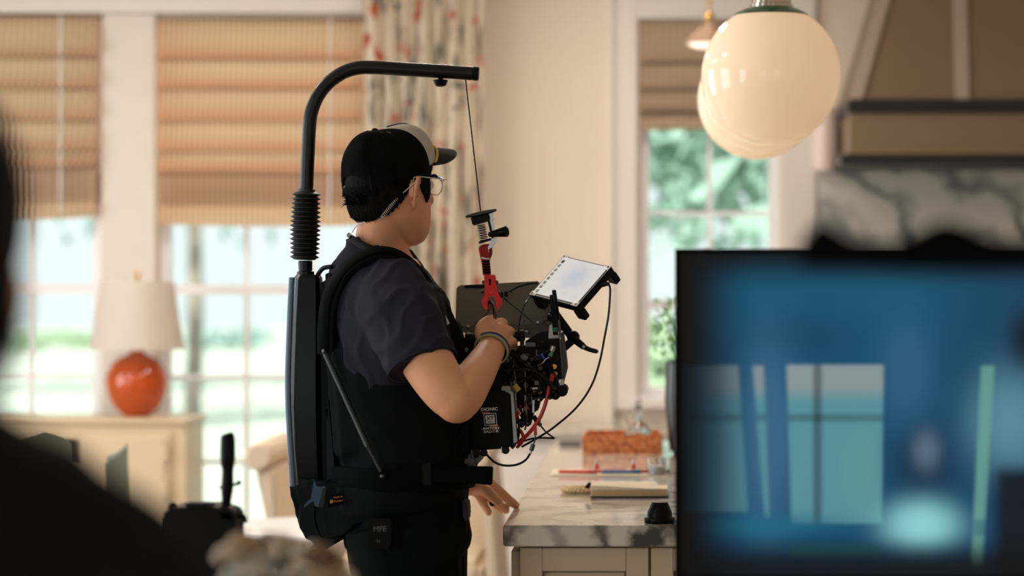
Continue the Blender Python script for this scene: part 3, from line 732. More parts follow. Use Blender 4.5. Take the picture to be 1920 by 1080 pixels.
#===PEOPLE===
# ------------------------------------------------------------------ camera operator
M_skin = mat('skin', (222, 160, 120), .55, spec=.35, sub=.12, bump=.15, bscale=900, var=.05, vscale=30)
M_hair = mat('black_hair', (9, 8, 8), .7, spec=.12)
M_shirt = mat('navy_tshirt', (42, 42, 52), .9, bump=.3, bscale=300, spec=.08)
M_trous = mat('dark_trousers', (6, 11, 12), .85, bump=.3, bscale=80, spec=.08)
OPC = V(((735-CX)*6.03/F, 6.03, 0))
op = thing('person', 'camera operator in navy t-shirt and black trucker cap, seen from behind, gripping the camera handle', 'person', V((P(760, 540, 6.05).x, 6.05, 0)))
HA = R(47); hf = V((math.cos(HA), math.sin(HA), 0)); hl = V((-math.sin(HA), math.cos(HA), 0)); hu = V((0, 0, 1))
chin = P(733, 452, 6.03)
def HP(x, y, z): # head-local metres: forward, left, up from chin level
    tilt = R(-3); return chin + hf*(x*math.cos(tilt)+ (z-.1)*math.sin(-tilt)*0) + hl*y + hu*z
HS = [(-.010, .066, .030, .016), (0, .080, .006, .044), (.02, .090, -.030, .062), (.045, .093, -.076, .074), (.07, .094, -.090, .0765), (.10, .092, -.094, .0765), (.13, .090, -.100, .0755), (.16, .094, -.101, .076), (.19, .088, -.097, .072), (.215, .070, -.082, .060), (.232, .046, -.058, .044), (.242, .018, -.028, .018)]
def hsec(z):
    z = max(HS[0][0], min(HS[-1][0], z))
    for a, b in zip(HS, HS[1:]):
        if a[0] <= z <= b[0]:
            t = (z-a[0])/(b[0]-a[0]); t2 = t; return tuple(a[i]+(b[i]-a[i])*t2 for i in (1, 2, 3))
def hpt(az, z, off=0.):
    xf, xb, w_ = hsec(z); cx_ = (xf+xb)/2; rx = (xf-xb)/2
    return HP(cx_+(rx+off)*math.cos(az), (w_+off)*math.sin(az), z)
def px2(l, **k): return [P(*q) for q in l]

body = MB()
zz = [HS[0][0]+(HS[-1][0]-HS[0][0])*i/26 for i in range(27)]
body.skin([body.ring([hpt(2*PI*k/28, z) for k in range(28)]) for z in zz])
body.ball(HP(-.005, 0, .165), .078, 24, (1.22*abs(math.cos(HA))+.1, 1.0, .98))
# nose, lips, brow, chin
body.sweep([HP(.090, 0, .135), HP(.101, 0, .108), HP(.108, 0, .092), HP(.100, 0, .084)], [(.008, .008), (.010, .011), (.014, .012), (.012, .008)], 10, sm=4)
body.ball(HP(.106, .011, .090), .007, 10).ball(HP(.106, -.011, .090), .007, 10)
body.sweep([HP(.084, .022, .062), HP(.094, .010, .065), HP(.096, 0, .064), HP(.094, -.010, .065), HP(.084, -.022, .062)], .006, 8, sm=3)
body.sweep([HP(.084, .020, .054), HP(.093, 0, .053), HP(.084, -.020, .054)], .0065, 8, sm=3)
body.ball(HP(.080, 0, .018), .016, 12)
for s in (-1, 1):
    # ear: flat base, helix rim, lobe
    e0 = lambda x, z, o=0: HP(x-.004, s*(.077+o*1.6), .104+(z-.118)*1.08)
    body.sweep([e0(.004, .118, -.004), e0(.006, .134, .006), e0(-.004, .146, .014), e0(-.016, .142, .019), e0(-.021, .125, .019), e0(-.016, .106, .014), e0(-.006, .093, .007), e0(.003, .090, .001)], [.0042, .0044, .0044, .0046, .0046, .0044, .0058, .005], 8, sm=4)
    body.sweep([e0(-.002, .140, .002), e0(-.011, .120, .004), e0(-.004, .098, .0)], [(.010, .003), (.011, .0035), (.007, .003)], 10, up=hl, sm=4)
    body.sweep([e0(-.010, .134, .007), e0(-.014, .120, .009), e0(-.009, .106, .007)], .0028, 8, sm=4)
    body.ball(e0(.006, .112, .003), .0055, 8)
# neck
body.sweep([HP(-.020, 0, .10), HP(-.022, 0, .055), P(716, 440, 6.04), P(714, 470, 6.05), P(716, 500, 6.05)], [(.054, .056), (.054, .058), (.056, .060), (.062, .066), (.075, .10)], 24, sm=4)
# trunk core (inside the clothes) and legs
body.sweep([P(722, 490, 6.05), P(728, 560, 6.05), P(748, 700, 6.05), P(762, 850, 6.05), P(760, 960, 6.05)], [(.07, .12), (.10, .15), (.105, .14), (.11, .14), (.115, .15)], 20, sm=3)
def leg(mb, s, r0, extra=0, foot=True, th=1.0):
    hp = V((P(762, 970, 6.05).x, 6.05+s*.09, .93)); kn = V((hp.x+.03, 6.05+s*.11, .50)); an = V((hp.x-.01, 6.05+s*.12, .09))
    pts = [hp, V((hp.x+.015, hp.y+s*.01, .74)), kn, V((kn.x-.02, kn.y, .34)), an]
    rr = [(.105, .095), (.088, .085), (.056, .056), (.054, .054), (.036, .036)]
    mb.sweep(pts, [(a+extra, b+extra) for a, b in rr], 20, sm=5)
    return an
for s in (-1, 1):
    an = leg(body, s, 0); body.sweep([an+V((-.045, 0, -.045)), an+V((.03, 0, -.035)), an+V((.12, 0, -.055)), an+V((.17, 0, -.065))], [(.03, .03), (.04, .035), (.028, .038), (.014, .03)], 14, up=(0, 0, 1), sm=3)
# right arm (near camera)
RA = [(738, 560, 5.90), (757, 600, 5.85), (795, 668, 5.79), (833, 728, 5.755), (860, 748, 5.75), (882, 718, 5.79), (903, 686, 5.86), (922, 654, 5.955)]
RR = [.052, .054, .0555, .050, .0455, .0425, .036, (.0295, .026)]
body.limb(px2(RA), RR, 24)
body.ball(P(856, 752, 5.745), .046, 20)
# right hand wrapped over the handle
wr = P(922, 654, 5.955)
K = [P(921, 603, 6.005), P(940, 605, 6.005), P(953, 620, 6.0), P(958, 640, 5.99)]
for i, k in enumerate(K):
    body.limb([wr+V((-.008+.005*i, 0, -.0)), (wr+k)/2+V((0, -.006, .002)), k], [.018, .0155, .0115], 12)
    d = [0, 0, 0, 0][i]
    q1 = k+V((.004, .034, -.004)); q2 = q1+V((-.001*i, .010, -.024+.003*i)); q3 = q2+V((-.002*i, -.016, -.009+.003*i))
    body.limb([k, q1, q2, q3], [.0112, .0098, .0088, .0078], 10, sm=4)
body.limb([P(912, 648, 5.955), P(902, 626, 5.97), P(904, 610, 5.99), P(916, 600, 6.01), P(926, 598, 6.03)], [.016, .0145, .012, .0105, .009], 12)
body.ball(P(934, 628, 5.975), .024, 16, (1.1, .7, 1.1))
# left arm behind the body, hand reaching to the counter
LA = [(742, 575, 6.19), (745, 620, 6.25), (765, 730, 6.30), (785, 820, 6.30), (825, 862, 6.34), (862, 893, 6.39), (886, 912, 6.42)]
body.limb(px2(LA), [.050, .052, .050, .044, .041, .034, (.028, .022)], 20)
w2 = P(886, 912, 6.42)
LF = {'index': ([(918, 908, 6.425), (940, 925, 6.44), (955, 938, 6.46), (967, 947, 6.485)], [.0145, .0122, .0112, .0098]),
      'middle': ([(914, 916, 6.445), (929, 936, 6.465), (939, 947, 6.475), (949, 957, 6.48)], [.0135, .0112, .0100, .0090]),
      'ring': ([(908, 920, 6.46), (921, 938, 6.49), (931, 948, 6.50), (940, 956, 6.50)], [.0125, .0105, .0096, .0086]),
      'little': ([(896, 924, 6.45), (904, 940, 6.46), (910, 951, 6.46), (916, 961, 6.455)], [.012, .0104, .0096, .0086])}
for k, (pts, rr) in LF.items():
    q = px2(pts); body.limb([w2, q[0]], [.018, rr[0]+.001], 12); body.limb(q, rr, 10)
body.limb(px2([(893, 914, 6.40), (908, 918, 6.375), (922, 930, 6.37), (935, 942, 6.37)]), [.019, .0152, .013, .0105], 12)
body.build('body', M_skin, op, remesh=.0032, smo=3)

# eyes and eyebrows
M_eye = mat('eye_white', (235, 230, 225), .1)
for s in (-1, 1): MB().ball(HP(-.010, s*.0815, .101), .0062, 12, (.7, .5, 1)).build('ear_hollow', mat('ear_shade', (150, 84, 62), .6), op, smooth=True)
for s in (-1, 1):
    e = MB().ball(HP(.081, s*.032, .122), .012, 14).build('eye', M_eye, op, smooth=True)
    MB().ball(HP(.0905, s*.0325, .122), .0045, 10).build('iris', mat('iris', (40, 26, 18), .1), e, smooth=True)
    MB().sweep([HP(.094, s*.018, .140), HP(.096, s*.034, .144), HP(.086, s*.052, .140)], .003, 6, sm=3).build('eyebrow', M_hair, op, smooth=True)

# hair: shell under the cap with a ragged lower edge
def zlow(d): # d = degrees from straight ahead
    T = [(40, .160), (52, .145), (57, .098), (66, .084), (76, .110), (84, .134), (96, .126), (104, .100), (112, .082), (125, .064), (137, .053), (149, .050), (160, .042), (180, .038)]
    for a, b in zip(T, T[1:]):
        if a[0] <= d <= b[0]: return a[1]+(b[1]-a[1])*(d-a[0])/(b[0]-a[0])
    return .17
def cap_base(d): # lower edge height by azimuth, cap sits tilted backward
    dd = d if d <= 180 else 360-d
    z = .190+(.102-.190)*((1-math.cos(R(dd)))/2)
    if dd > 150: z += .036*math.sqrt(max(0, 1-((180-dd)/30)**2))   # arch above the strap
    return z
hm = MB()
def hg(u, v, o):
    d = 40+280*u; dd = d if d <= 180 else 360-d
    zl = zlow(dd)+.0035*noise.noise(V((d*.8, 2, 0)))+.002*math.sin(d*2.3); z = zl+(min(.19, cap_base(d)+.012)-zl)*v
    back = max(0, (dd-95)/85)
    th = (.006+.006*back)*min(1, (v*4+(.75 if dd > 96 else .35))) + .0014*noise.noise(V((d*.5, z*30, 3)))
    if dd < 95: th = .005
    return hpt(R(d), z, th*o)
n_u, n_v = 140, 12
A = [[hm.bm.verts.new(hg(i/n_u, j/n_v, 1)) for j in range(n_v+1)] for i in range(n_u+1)]
B = [[hm.bm.verts.new(hg(i/n_u, j/n_v, -.4)) for j in range(n_v+1)] for i in range(n_u+1)]
for i in range(n_u):
    for j in range(n_v):
        hm.bm.faces.new((A[i][j], A[i+1][j], A[i+1][j+1], A[i][j+1])); hm.bm.faces.new((B[i][j], B[i][j+1], B[i+1][j+1], B[i+1][j]))
    hm.bm.faces.new((A[i][0], B[i][0], B[i+1][0], A[i+1][0])); hm.bm.faces.new((A[i][n_v], A[i+1][n_v], B[i+1][n_v], B[i][n_v]))
for g in (A, B): pass
for i in (0, n_u):
    for j in range(n_v): hm.bm.faces.new((A[i][j], A[i][j+1], B[i][j+1], B[i][j]))
rd = random.Random(11)
for k in range(900):   # strands
    d = rd.uniform(52, 308); dd = d if d <= 180 else 360-d; zl = zlow(dd); z = zl+rd.uniform(.0, .07)
    if z > cap_base(d)-.012: continue
    bb = max(0, (dd-95)/85); o = (.006+.006*bb) if dd > 95 else .0045
    p0 = hpt(R(d), z+.018, o*.9); p1 = hpt(R(d+rd.uniform(-3, 3)), z+.004, o+.0004); p2 = hpt(R(d+rd.uniform(-4, 4)), max(z-.010, zl-.004), (o+.0008)*rd.uniform(.6, 1.1))
    hm.sweep([p0, p1, p2], [.0012, .0010, .0002], 4, sm=2)
for k in range(70):   # tuft kicking out below the strap
    d = rd.uniform(160, 200); p0 = hpt(R(d), .088+rd.uniform(-.012, .01), .012); p1 = p0-hf*rd.uniform(.006, .02)+hu*rd.uniform(-.01, .008)+hl*rd.uniform(-.005, .005)
    hm.sweep([p0, (p0+p1)/2+hu*.002, p1], [.0014, .001, .0002], 4)
hm.build('hair', M_hair, op, smooth=True)

# trucker cap
M_capmesh = mat('cap_mesh_black', (15, 18, 20), .8, bump=1, bscale=1500, spec=.15)
M_capwhite = mat('cap_white_panel', (236, 228, 214), .8)
M_brim = mat('cap_brim_black', (40, 48, 52), .75, bump=.5, bscale=500)
cap = MB()
def cap_pt(d, v, o=0):
    zb = cap_base(d); th = v*PI/2
    p0 = hpt(R(d), zb, .015+o); topc = HP(-.046, 0, .237+o)
    c = HP(-.006, 0, zb); r = p0-c
    hz_ = topc.z-c.z
    fr = max(0, math.cos(R(d))); s = math.cos(th)**(.92-.22*fr) if v < 1 else 0
    return V((c.x, c.y, c.z))*1+r*s*(1.0+.02*math.sin(min(1, v*2)*PI))+V(((topc.x-c.x)*v, (topc.y-c.y)*v, hz_*math.sin(th)+.027*fr**.7*math.sin(v*PI)))
ND, NVV = 72, 16
G = [[cap.bm.verts.new(cap_pt(360*i/ND, j/NVV)) for j in range(NVV)] for i in range(ND)]
tp = cap.bm.verts.new(cap_pt(0, 1))
for i in range(ND):
    k = (i+1) % ND; d = 360*(i+.5)/ND; dd = d if d <= 180 else 360-d
    for j in range(NVV-1):
        f = cap.bm.faces.new((G[i][j], G[k][j], G[k][j+1], G[i][j+1])); f.material_index = 1 if dd < 72 else 0
    f = cap.bm.faces.new((G[i][NVV-1], G[k][NVV-1], tp)); f.material_index = 1 if dd < 72 else 0
bmesh.ops.solidify(cap.bm, geom=cap.bm.faces[:], thickness=.002)
cp = cap.build('cap', [M_capmesh, M_capwhite], op, smooth=True)
cp['label'] = 'black mesh trucker cap with white front panel'
def brim(u, v):
    a = (u-.5)*2; d = a*56
    p0 = cap_pt(d % 360, 0.0); out = V(p0-HP(-.006, 0, p0.z)); out.z = 0
    L = .064*math.sqrt(max(.0, 1-abs(a)**3.4)); dirv = (hf*1.0+hl*math.sin(R(d))*.35).normalized()
    return p0+dirv*(L*v-.004)+V((0, 0, .018-.024*a*a-.003*v))
MB().grid(brim, 36, 10, thick=.0035).build('brim', M_brim, cp, smooth=True)
MB().sweep([cap_pt(d % 360, 0.0, .003)+V((0, 0, .021-.021*(d/56)**2)) for d in range(-56, 57, 7)], .0028, 8, sm=3).build('rope', mat('yellow_rope', (222, 170, 60), .6), cp, smooth=True)
MB().sweep([cap_pt(d, .02, .001)+V((0, 0, -.0)) for d in ()] or [hpt(R(d), .104-.0*d, .0155) for d in range(142, 220, 6)], [(.0015, .010)]*13, 8, up=(0, 0, 1), sm=2)  .build('strap', M_fabric, cp, smooth=True)
MB().ball(cap_pt(0, 1)+V((0, 0, .001)), .007, 14, (1, 1, .6)).build('button', M_black, cp, smooth=True)
MB().sweep([cap_pt(0, v/10, .0015) for v in range(1, 10)], .0012, 6, sm=2).build('centre_seam', M_black, cp, smooth=True)
for dq in (120, 150, 210, 240, 95, 265):
    MB().sweep([cap_pt(dq, v/10, .0008) for v in range(0, 10)], .0007, 5, sm=2).build('seam', M_black, cp, smooth=True)

# glasses
gls = MB()
for s in (-1, 1):
    pts = []
    for k in range(25):
        a = 2*PI*k/24; pts.append(HP(.103-.004*abs(math.cos(a)), s*.032+.024*math.cos(a), .121+.019*math.sin(a)-(.0 if math.sin(a) > 0 else .001)))
    gls.sweep(pts, .0011, 6)
    gls.sweep([HP(.102, s*.054, .131), HP(.100, s*.064, .134), HP(.085, s*.078, .133), HP(.0, s*.084, .137), HP(-.012, s*.085, .128)], .0014, 6, sm=4)
    gls.sweep([HP(.104, s*.010, .136), HP(.106, s*.032, .141), HP(.102, s*.057, .134)], .0018, 6, sm=3)
gls.sweep([HP(.103, -.010, .127), HP(.106, 0, .129), HP(.103, .010, .127)], .0012, 6, sm=3)
gl_ = gls.build('glasses', M_silver, op, smooth=True); gl_['label'] = 'thin metal-rimmed glasses'
M_lens = glassy('lens_glass', (.97, .98, .98), .08)
for s in (-1, 1):
    MB().lathe(HP(.101, s*.032, .121), [(.022, -.0005), (.022, .0005)], 24, axis=hf).build('lens', M_lens, gl_)
# coiled earpiece
M_coil = mat('clear_coil', (226, 214, 200), .15, trans=.3)
c0, c1 = hpt(R(243), .092, .004), hpt(R(215), .048, .009)
pts = []
for k in range(170):
    t = k/169; base = c0.lerp(c1, t); base = base + (V((0, -1, 0))*.006*math.sin(t*PI)) ; a = t*2*PI*14; ax = (c1-c0).normalized(); u, v = frame(ax, V((0, 1, 0)))
    pts.append(base+(u*math.cos(a)+v*math.sin(a))*.0038)
ep = MB().sweep(pts, .0010, 5).build('earpiece', M_coil, op, smooth=True); ep['label'] = 'clear coiled surveillance earpiece'
MB().sweep([HP(.0, -.086, .118), HP(-.006, -.094, .132), HP(-.016, -.092, .122), c0], .0013, 6, sm=5).build('ear_tube', M_coil, ep, smooth=True)
MB().sweep([P(690, 414, 5.972), P(680, 417, 5.975), P(668, 424, 5.985), P(660, 436, 5.99)], .0013, 6, sm=5).build('wire', M_white, ep, smooth=True)

# t-shirt
sh = MB(); Bq = R(10); SB = []
for py, xl, xr, ry in ((448, 654, 676, .045), (458, 647, 700, .065), (472, 638, 738, .090), (490, 628, 776, .130), (520, 616, 810, .180), (560, 612, 836, .205), (620, 614, 856, .20), (700, 622, 872, .185), (780, 632, 884, .172), (850, 640, 894, .168), (905, 642, 888, .172)):
    SB.append((py, (xl+xr)/2, (xr-xl)/2*6.05/F, ry))
def torso_ring(mb, py, xc, hw_, ry, n=40, off=0.):
    rx = math.sqrt(max(hw_*hw_-(ry*math.sin(Bq))**2, .0004))/math.cos(Bq); c = P(xc, py, 6.05); f = V((math.cos(Bq), math.sin(Bq), 0)); l = V((-math.sin(Bq), math.cos(Bq), 0))
    out = []
    for k in range(n):
        a = 2*PI*k/n; ca, sa = math.cos(a), math.sin(a); e = 2/2.3
        out.append(c+f*(rx+off)*math.copysign(abs(ca)**e, ca)+l*(ry+off)*math.copysign(abs(sa)**e, sa))
    return mb.ring(out)
L = cr([tuple(q) for q in SB], 4)
sh.skin([torso_ring(sh, *q) for q in L])
sh.sweep(px2([(724, 545, 6.00), (736, 562, 5.91), (751, 592, 5.85), (775, 640, 5.81), (792, 686, 5.785)]), [(.080, .085), (.086, .080), (.082, .075), (.077, .071), (.074, .068)], 28, sm=5)
sh.sweep(px2([(722, 520, 6.12), (735, 545, 6.20), (742, 600, 6.25), (755, 670, 6.28), (760, 690, 6.285)]), [(.080, .08), (.082, .075), (.076, .068), (.072, .066), (.070, .065)], 24, sm=5)
# hem roll
sh.build('tshirt', M_shirt, op, remesh=.0045, smo=6)['label'] = 'navy blue t-shirt'
shirt = [o for o in COL.objects if o.name.startswith('tshirt')][0]
CO = [v_.co.copy() for v_ in shirt.data.vertices]; NO = [v_.normal.copy() for v_ in shirt.data.vertices]; flat = []
for c, n_ in zip(CO, NO):     # soft drapes and wrinkles in the cloth
    n1 = noise.noise(V((c.x*14+c.z*9, c.y*8, c.z*16-c.x*10))); n2 = 1-abs(noise.noise(V((c.x*9+c.z*14, c.y*8, c.z*7-c.x*16))))*2
    flat += list(c+n_*(n1*.005+max(0, n2-.55)*.010))
shirt.data.vertices.foreach_set('co', flat); shirt.data.update()
MB().sweep([torso for torso in px2([(660, 447, 5.99), (680, 462, 5.972), (712, 476, 5.968), (745, 487, 5.985), (768, 492, 6.02)])], [(.007, .0045)]*5, 10, sm=5).build('collar', mat('tshirt_collar', (24, 25, 32), .85, bump=.4, bscale=300), shirt, smooth=True)
MB().sweep(px2([(655, 441, 6.02), (660, 446, 5.99)]), .006, 8).build('collar_clip', M_black, shirt)
hem = []
for k in range(33):
    a = 2*PI*k/32; c = P(792, 686, 5.785); t = (P(792, 686, 5.785)-P(775, 640, 5.81)); u, v = frame(t, V((0, 1, 0))); hem.append(c+u*.0755*math.cos(a)+v*.0695*math.sin(a))
MB().sweep(hem, [(.0022, .0022)]*33, 8).build('sleeve_hem', M_shirt, shirt, smooth=True)
MB().prism([P(651, 531, 5.899), P(657, 531, 5.895), P(652, 556, 5.889), P(647, 557, 5.894)], (0, .02, 0)).build('shirt_print', mat('print_pale', (150, 158, 170), .6), shirt)
g = MB().prism([P(846, 852, 5.93), P(896, 851, 5.93), P(897, 878, 5.93), P(850, 878, 5.93)], (0, .2, 0), .01)
g.build('undershirt', mat('grey_marl', (92, 94, 98), .9, bump=.5, bscale=300), op, smooth=True)['label'] = 'grey shirt hem showing above the belt'

MB().prism([P(866, 936, 5.93), P(875, 940, 5.93), P(878, 962, 5.93), P(876, 980, 5.93), P(868, 974, 5.93)], (0, .1, 0), .004).build('shirt_tail', mat('shirt_tail_grey', (44, 44, 50), .9), op, smooth=True)
# trousers and shoes
tr = MB()
L = cr([(888, 763, 122*6.05/F, .165), (930, 760, 118*6.05/F, .175), (980, 762, 119*6.05/F, .18), (1003, 764, 121*6.05/F, .18), (1030, 762, 117*6.05/F, .175)], 4)
tr.skin([torso_ring(tr, *q) for q in L])
for s in (-1, 1): leg(tr, s, 0, .022)
tro = tr.build('trousers', M_trous, op, remesh=.008, smo=4)
for s in (-1, 1):
    hp = V((P(762, 970, 6.05).x, 6.05+s*.09, .93)); an = V((hp.x-.01, 6.05+s*.12, .09))
    so = MB().sweep([an+V((-.075, 0, -.06)), an+V((-.04, 0, -.035)), an+V((.03, 0, -.03)), an+V((.12, 0, -.05)), an+V((.2, 0, -.07))], [(.028, .028), (.05, .042), (.05, .045), (.036, .05), (.015, .03)], 16, up=(0, 1, 0), sm=4).build('shoe', M_black, op, smooth=True)
    MB().prism([V((an.x-.085, an.y-.04, .001)), V((an.x+.12, an.y-.05, .001)), V((an.x+.2, an.y-.03, .001)), V((an.x+.2, an.y+.03, .001)), V((an.x+.12, an.y+.05, .001)), V((an.x-.085, an.y+.04, .001))], (0, 0, .022), .004).build('sole', M_white, so)
# wristbands
wd = (P(922, 654, 5.955)-P(903, 686, 5.86)).normalized(); u, v = frame(wd, V((0, 1, 0)))
for off, r, rr, c3, nm in ((.0085, .0375, .0028, (46, 60, 104), 'dark blue cord bracelet'), (.0030, .0366, .0016, (170, 186, 196), 'pale blue cord bracelet'), (-.0004, .0356, .0015, (186, 186, 92), 'yellow-green cord bracelet')):
    c = P(921, 656, 5.952)+wd*off; pts = [c+u*r*math.cos(2*PI*k/32)+v*(r*.93)*math.sin(2*PI*k/32) for k in range(33)]
    MB().sweep(pts, rr, 8).build('bracelet', mat('cord_%d' % c3[0], c3, .7, bump=1, bscale=900), op, smooth=True)['label'] = nm
MB().lathe(P(926, 941, 6.467), [(.0115, -.003), (.0125, -.002), (.0125, .002), (.0115, .003)], 20, axis=(P(939, 947, 6.475)-P(929, 936, 6.465))).build('finger_ring', M_black, op, smooth=True)
MB().ball(P(936, 942.5, 6.3625), .006, 12, (1, .3, 1.2)).build('thumb_nail', mat('nail', (224, 176, 150), .3), op, smooth=True)
# belt pack on the hip
bp = MB().prism([P(692, 972, 5.825), P(735, 974, 5.825), P(731, 1031, 5.825), P(688, 1028, 5.825)], (0, .05, 0), .003).build('belt_pack', M_black, op)
bp['label'] = 'black wireless belt pack'
M_dimtxt = mat('grey_print', (70, 76, 78), .6)
text('lettering', 'MPE', P(712, 992, 5.8245), .0155, (1, 0, .0), (0, 0, 1), M_dimtxt, bp, bold=.0003)
text('lettering', '94', P(709, 1015, 5.8245), .009, (1, 0, 0), (0, 0, 1), M_dimtxt, bp)

# ------------------------------------------------------------------ camera support rig (vest, back pole, arm, line, hook)
rg = thing('camera_support_rig', 'black body-worn camera support with back pole and curved overhead arm on the operator', 'camera support', P(600, 900, 6.05))
# vest body and belts
vs = MB()
L = cr([(600, 735, 121*6.05/F, .155), (660, 744, 128*6.05/F, .165), (730, 752, 131*6.05/F, .178), (800, 760, 131*6.05/F, .180), (850, 762, 130*6.05/F, .182), (874, 760, 130*6.05/F, .182)], 4)
rn = [torso_ring(vs, *q, off=.006) for q in L]
# vest only below the arm: cut by lowering the front rings
vs.skin(rn)
vs.prism([P(606, 640, 5.93), P(690, 655, 5.90), P(728, 720, 5.875), P(740, 860, 5.87), P(625, 870, 5.90)], (0, .22, 0), .015)
vs.build('vest', M_mesh, rg, remesh=.007, smo=3)
MB().prism([P(868, 790, 5.91), P(886, 792, 5.91), P(886, 850, 5.91), P(850, 866, 5.91), P(830, 850, 5.91)], (0, .24, 0), .008).build('chest_plate', M_fabric, rg)
b = MB()
L = [(868, 752, 138*6.05/F, .192), (874, 752, 140*6.05/F, .196), (902, 752, 140*6.05/F, .196), (910, 752, 138*6.05/F, .192)]
b.skin([torso_ring(b, *q) for q in L]); b.build('waist_belt', M_fabric, rg, smooth=True)
MB().prism([P(740, 872, 5.858), P(924, 876, 5.858), P(922, 910, 5.858), P(868, 905, 5.858), P(740, 904, 5.858)], (0, .026, 0), .002).build('belt_tongue', M_fabric, rg)
MB().prism([P(792, 868, 5.854), P(808, 868, 5.854), P(810, 910, 5.854), P(793, 910, 5.854)], (0, .012, 0), .002).build('buckle', M_black, rg)
# hip pad
hp_ = MB()
L = cr([(905, 744, 136*6.05/F, .190), (930, 745, 132*6.05/F, .192), (950, 742, 126*6.05/F, .186), (960, 740, 118*6.05/F, .176)], 3)
hp_.skin([torso_ring(hp_, *q) for q in L]); hp_.build('hip_pad', M_mesh, rg, smooth=True)
lb = MB()
lb.prism([P(539, 896, 5.97), P(606, 905, 5.93), P(700, 900, 5.88), P(760, 920, 5.88), P(700, 962, 5.88), P(664, 1000, 5.90), P(612, 1030, 5.94), P(596, 1036, 5.95), P(578, 1028, 5.955), P(562, 990, 5.96), P(545, 950, 5.965)], (0, .17, 0), .02, 3)
lb.build('lumbar_pad', M_mesh, rg, smooth=True)
MB().sweep(px2([(590, 950, 5.925), (592, 985, 5.918), (606, 1008, 5.912), (640, 1003, 5.90), (662, 985, 5.89)]), .0025, 6, sm=4).build('pad_piping', M_fabric, rg, smooth=True)
# spine housing
sp = MB(); rings = []
for py, xl, xr, d in ((515, 556, 599, .030), (522, 550, 602, .036), (600, 545, 604, .045), (700, 541, 605, .052), (760, 539, 606, .054), (840, 542, 607, .052), (905, 549, 608, .047), (932, 553, 606, .042)):
    c = P((xl+xr)/2, py, 6.04); hw_ = (xr-xl)/2*6.04/F; pts = []
    for fx, fy in ((-1, .35), (-.93, -.45), (-.70, -.80), (-.60, -.86), (-.48, -1), (.75, -1), (1, -.7), (1, .7), (.75, 1), (-.6, 1), (-.9, .8)):
        pts.append(c+V((fx*hw_, fy*d, 0)))
    rings.append(sp.ring(pts))
M_spine = mat('spine_housing', (4, 12, 16), .3, spec=.22)
sp.skin(rings).build('spine_housing', M_spine, rg, smooth=True, angle=25)
MB().sweep([P(548, 520, 6.0)+V((0, -.006, 0)), P(543, 610, 5.994), P(540, 740, 5.99), P(549, 905, 5.99), P(553, 930, 5.995)], [(.0065, .003)]*5, 8, sm=5)  .build('housing_edge', mat('housing_edge', (90, 106, 120), .35, metal=.4), rg, smooth=True)  # window reflection on the housing painted as a blue-grey strip
# pole base, bellows, arm
ax = lambda x, y: P(x, y, 6.04)
MB().lathe(ax(573, 520), [(.019, 0), (.019, .012), (.015, .014), (.0155, .034), (.013, .036)], 28, axis=ax(572, 480)-ax(573, 520)).build('pole_socket', M_spine, rg, smooth=True)
pr = []; n = 15; Lb = (ax(572.5, 486)-ax(572.5, 360)).length
for k in range(n):
    h = Lb*k/n; st = Lb/n; tp_ = 1-.12*abs(k/n-.45)*1.2
    pr += [(.0255*tp_, h+.0005), (.0335*tp_, h+st*.42), (.0335*tp_, h+st*.55), (.0255*tp_, h+st*.97)]
MB().lathe(ax(571, 486), [(.016, -.002), (.024, -.001)]+pr+[(.019, Lb+.001), (.019, Lb+.006), (.016, Lb+.007)], 40, axis=ax(574.5, 360)-ax(571, 486)).build('bellows', mat('black_rubber', (16, 18, 20), .5), rg, smooth=True, angle=60)
MB().sweep([ax(574.5, 362), ax(576.5, 310), ax(580, 240), ax(584, 210), ax(595, 182), ax(613, 158), ax(640, 138), ax(668, 128), ax(700, 126.5), ax(760, 130), ax(830, 134), ax(886, 138)], .0148, 24, sm=6).build('arm', mat('black_tube', (14, 15, 17), .35, metal=.4), rg, smooth=True)
MB().cyl(ax(886, 137.7), ax(898, 138.5), .0152, 24, bev=.002).build('arm_end_cap', M_black, rg, smooth=True)
kn = MB().cyl(ax(826, 146), ax(826, 153), .006, 12); kn.lathe(ax(826, 159), [(.006, -.004), (.011, -.002), (.014, .004), (.016, .010), (.013, .011), (.006, .0095)], 24); kn.build('adjust_knob', M_black, rg, smooth=True)
MB().cyl(ax(873, 150), P(901, 396, 6.01), .0014, 8).build('line', M_black, rg)
# tensioner
dax = (P(906, 440, 6.01)-P(901, 396, 6.01)).normalized()
pl_n = V((.2, -.12, 1)).normalized()
t0 = P(902, 400, 6.01)
MB().lathe(t0, [(.001, -.0014), (.034, -.0014), (.034, .0012), (.001, .0012)], 36, axis=V((-.22, -.14, 1))).build('stop_disc', mat('dull_black', (8, 8, 9), .9, spec=.05), rg)
MB().prism([P(882, 407, 5.99), P(917, 400, 5.99), P(920, 413, 5.99), P(886, 423, 5.99)], (0, .04, 0), .002).build('spring_block', M_black, rg)
MB().prism([P(914, 400, 5.992), P(923, 397, 5.992), P(925, 412, 5.992), P(918, 414, 5.992)], (0, .036, 0), .001).build('bracket', M_silver, rg)
pts = []
for k in range(140):
    t = k/139; c = P(902, 421, 6.01).lerp(P(908, 451, 6.01), t); a = t*2*PI*6.5; pts.append(c+V((.0085*math.cos(a), .0085*math.sin(a), 0)))
MB().sweep(pts, .0009, 6).build('spring', M_black, rg, smooth=True)
MB().prism([P(916, 412, 6.0), P(923, 411, 6.0), P(930, 442, 6.0), P(931, 450, 6.0), P(924, 462, 6.0), P(916, 468, 6.0), P(914, 463, 6.0), P(921, 455, 6.0), P(923, 446, 6.0)], (0, .02, 0), .001).build('side_plate', M_silver, rg)
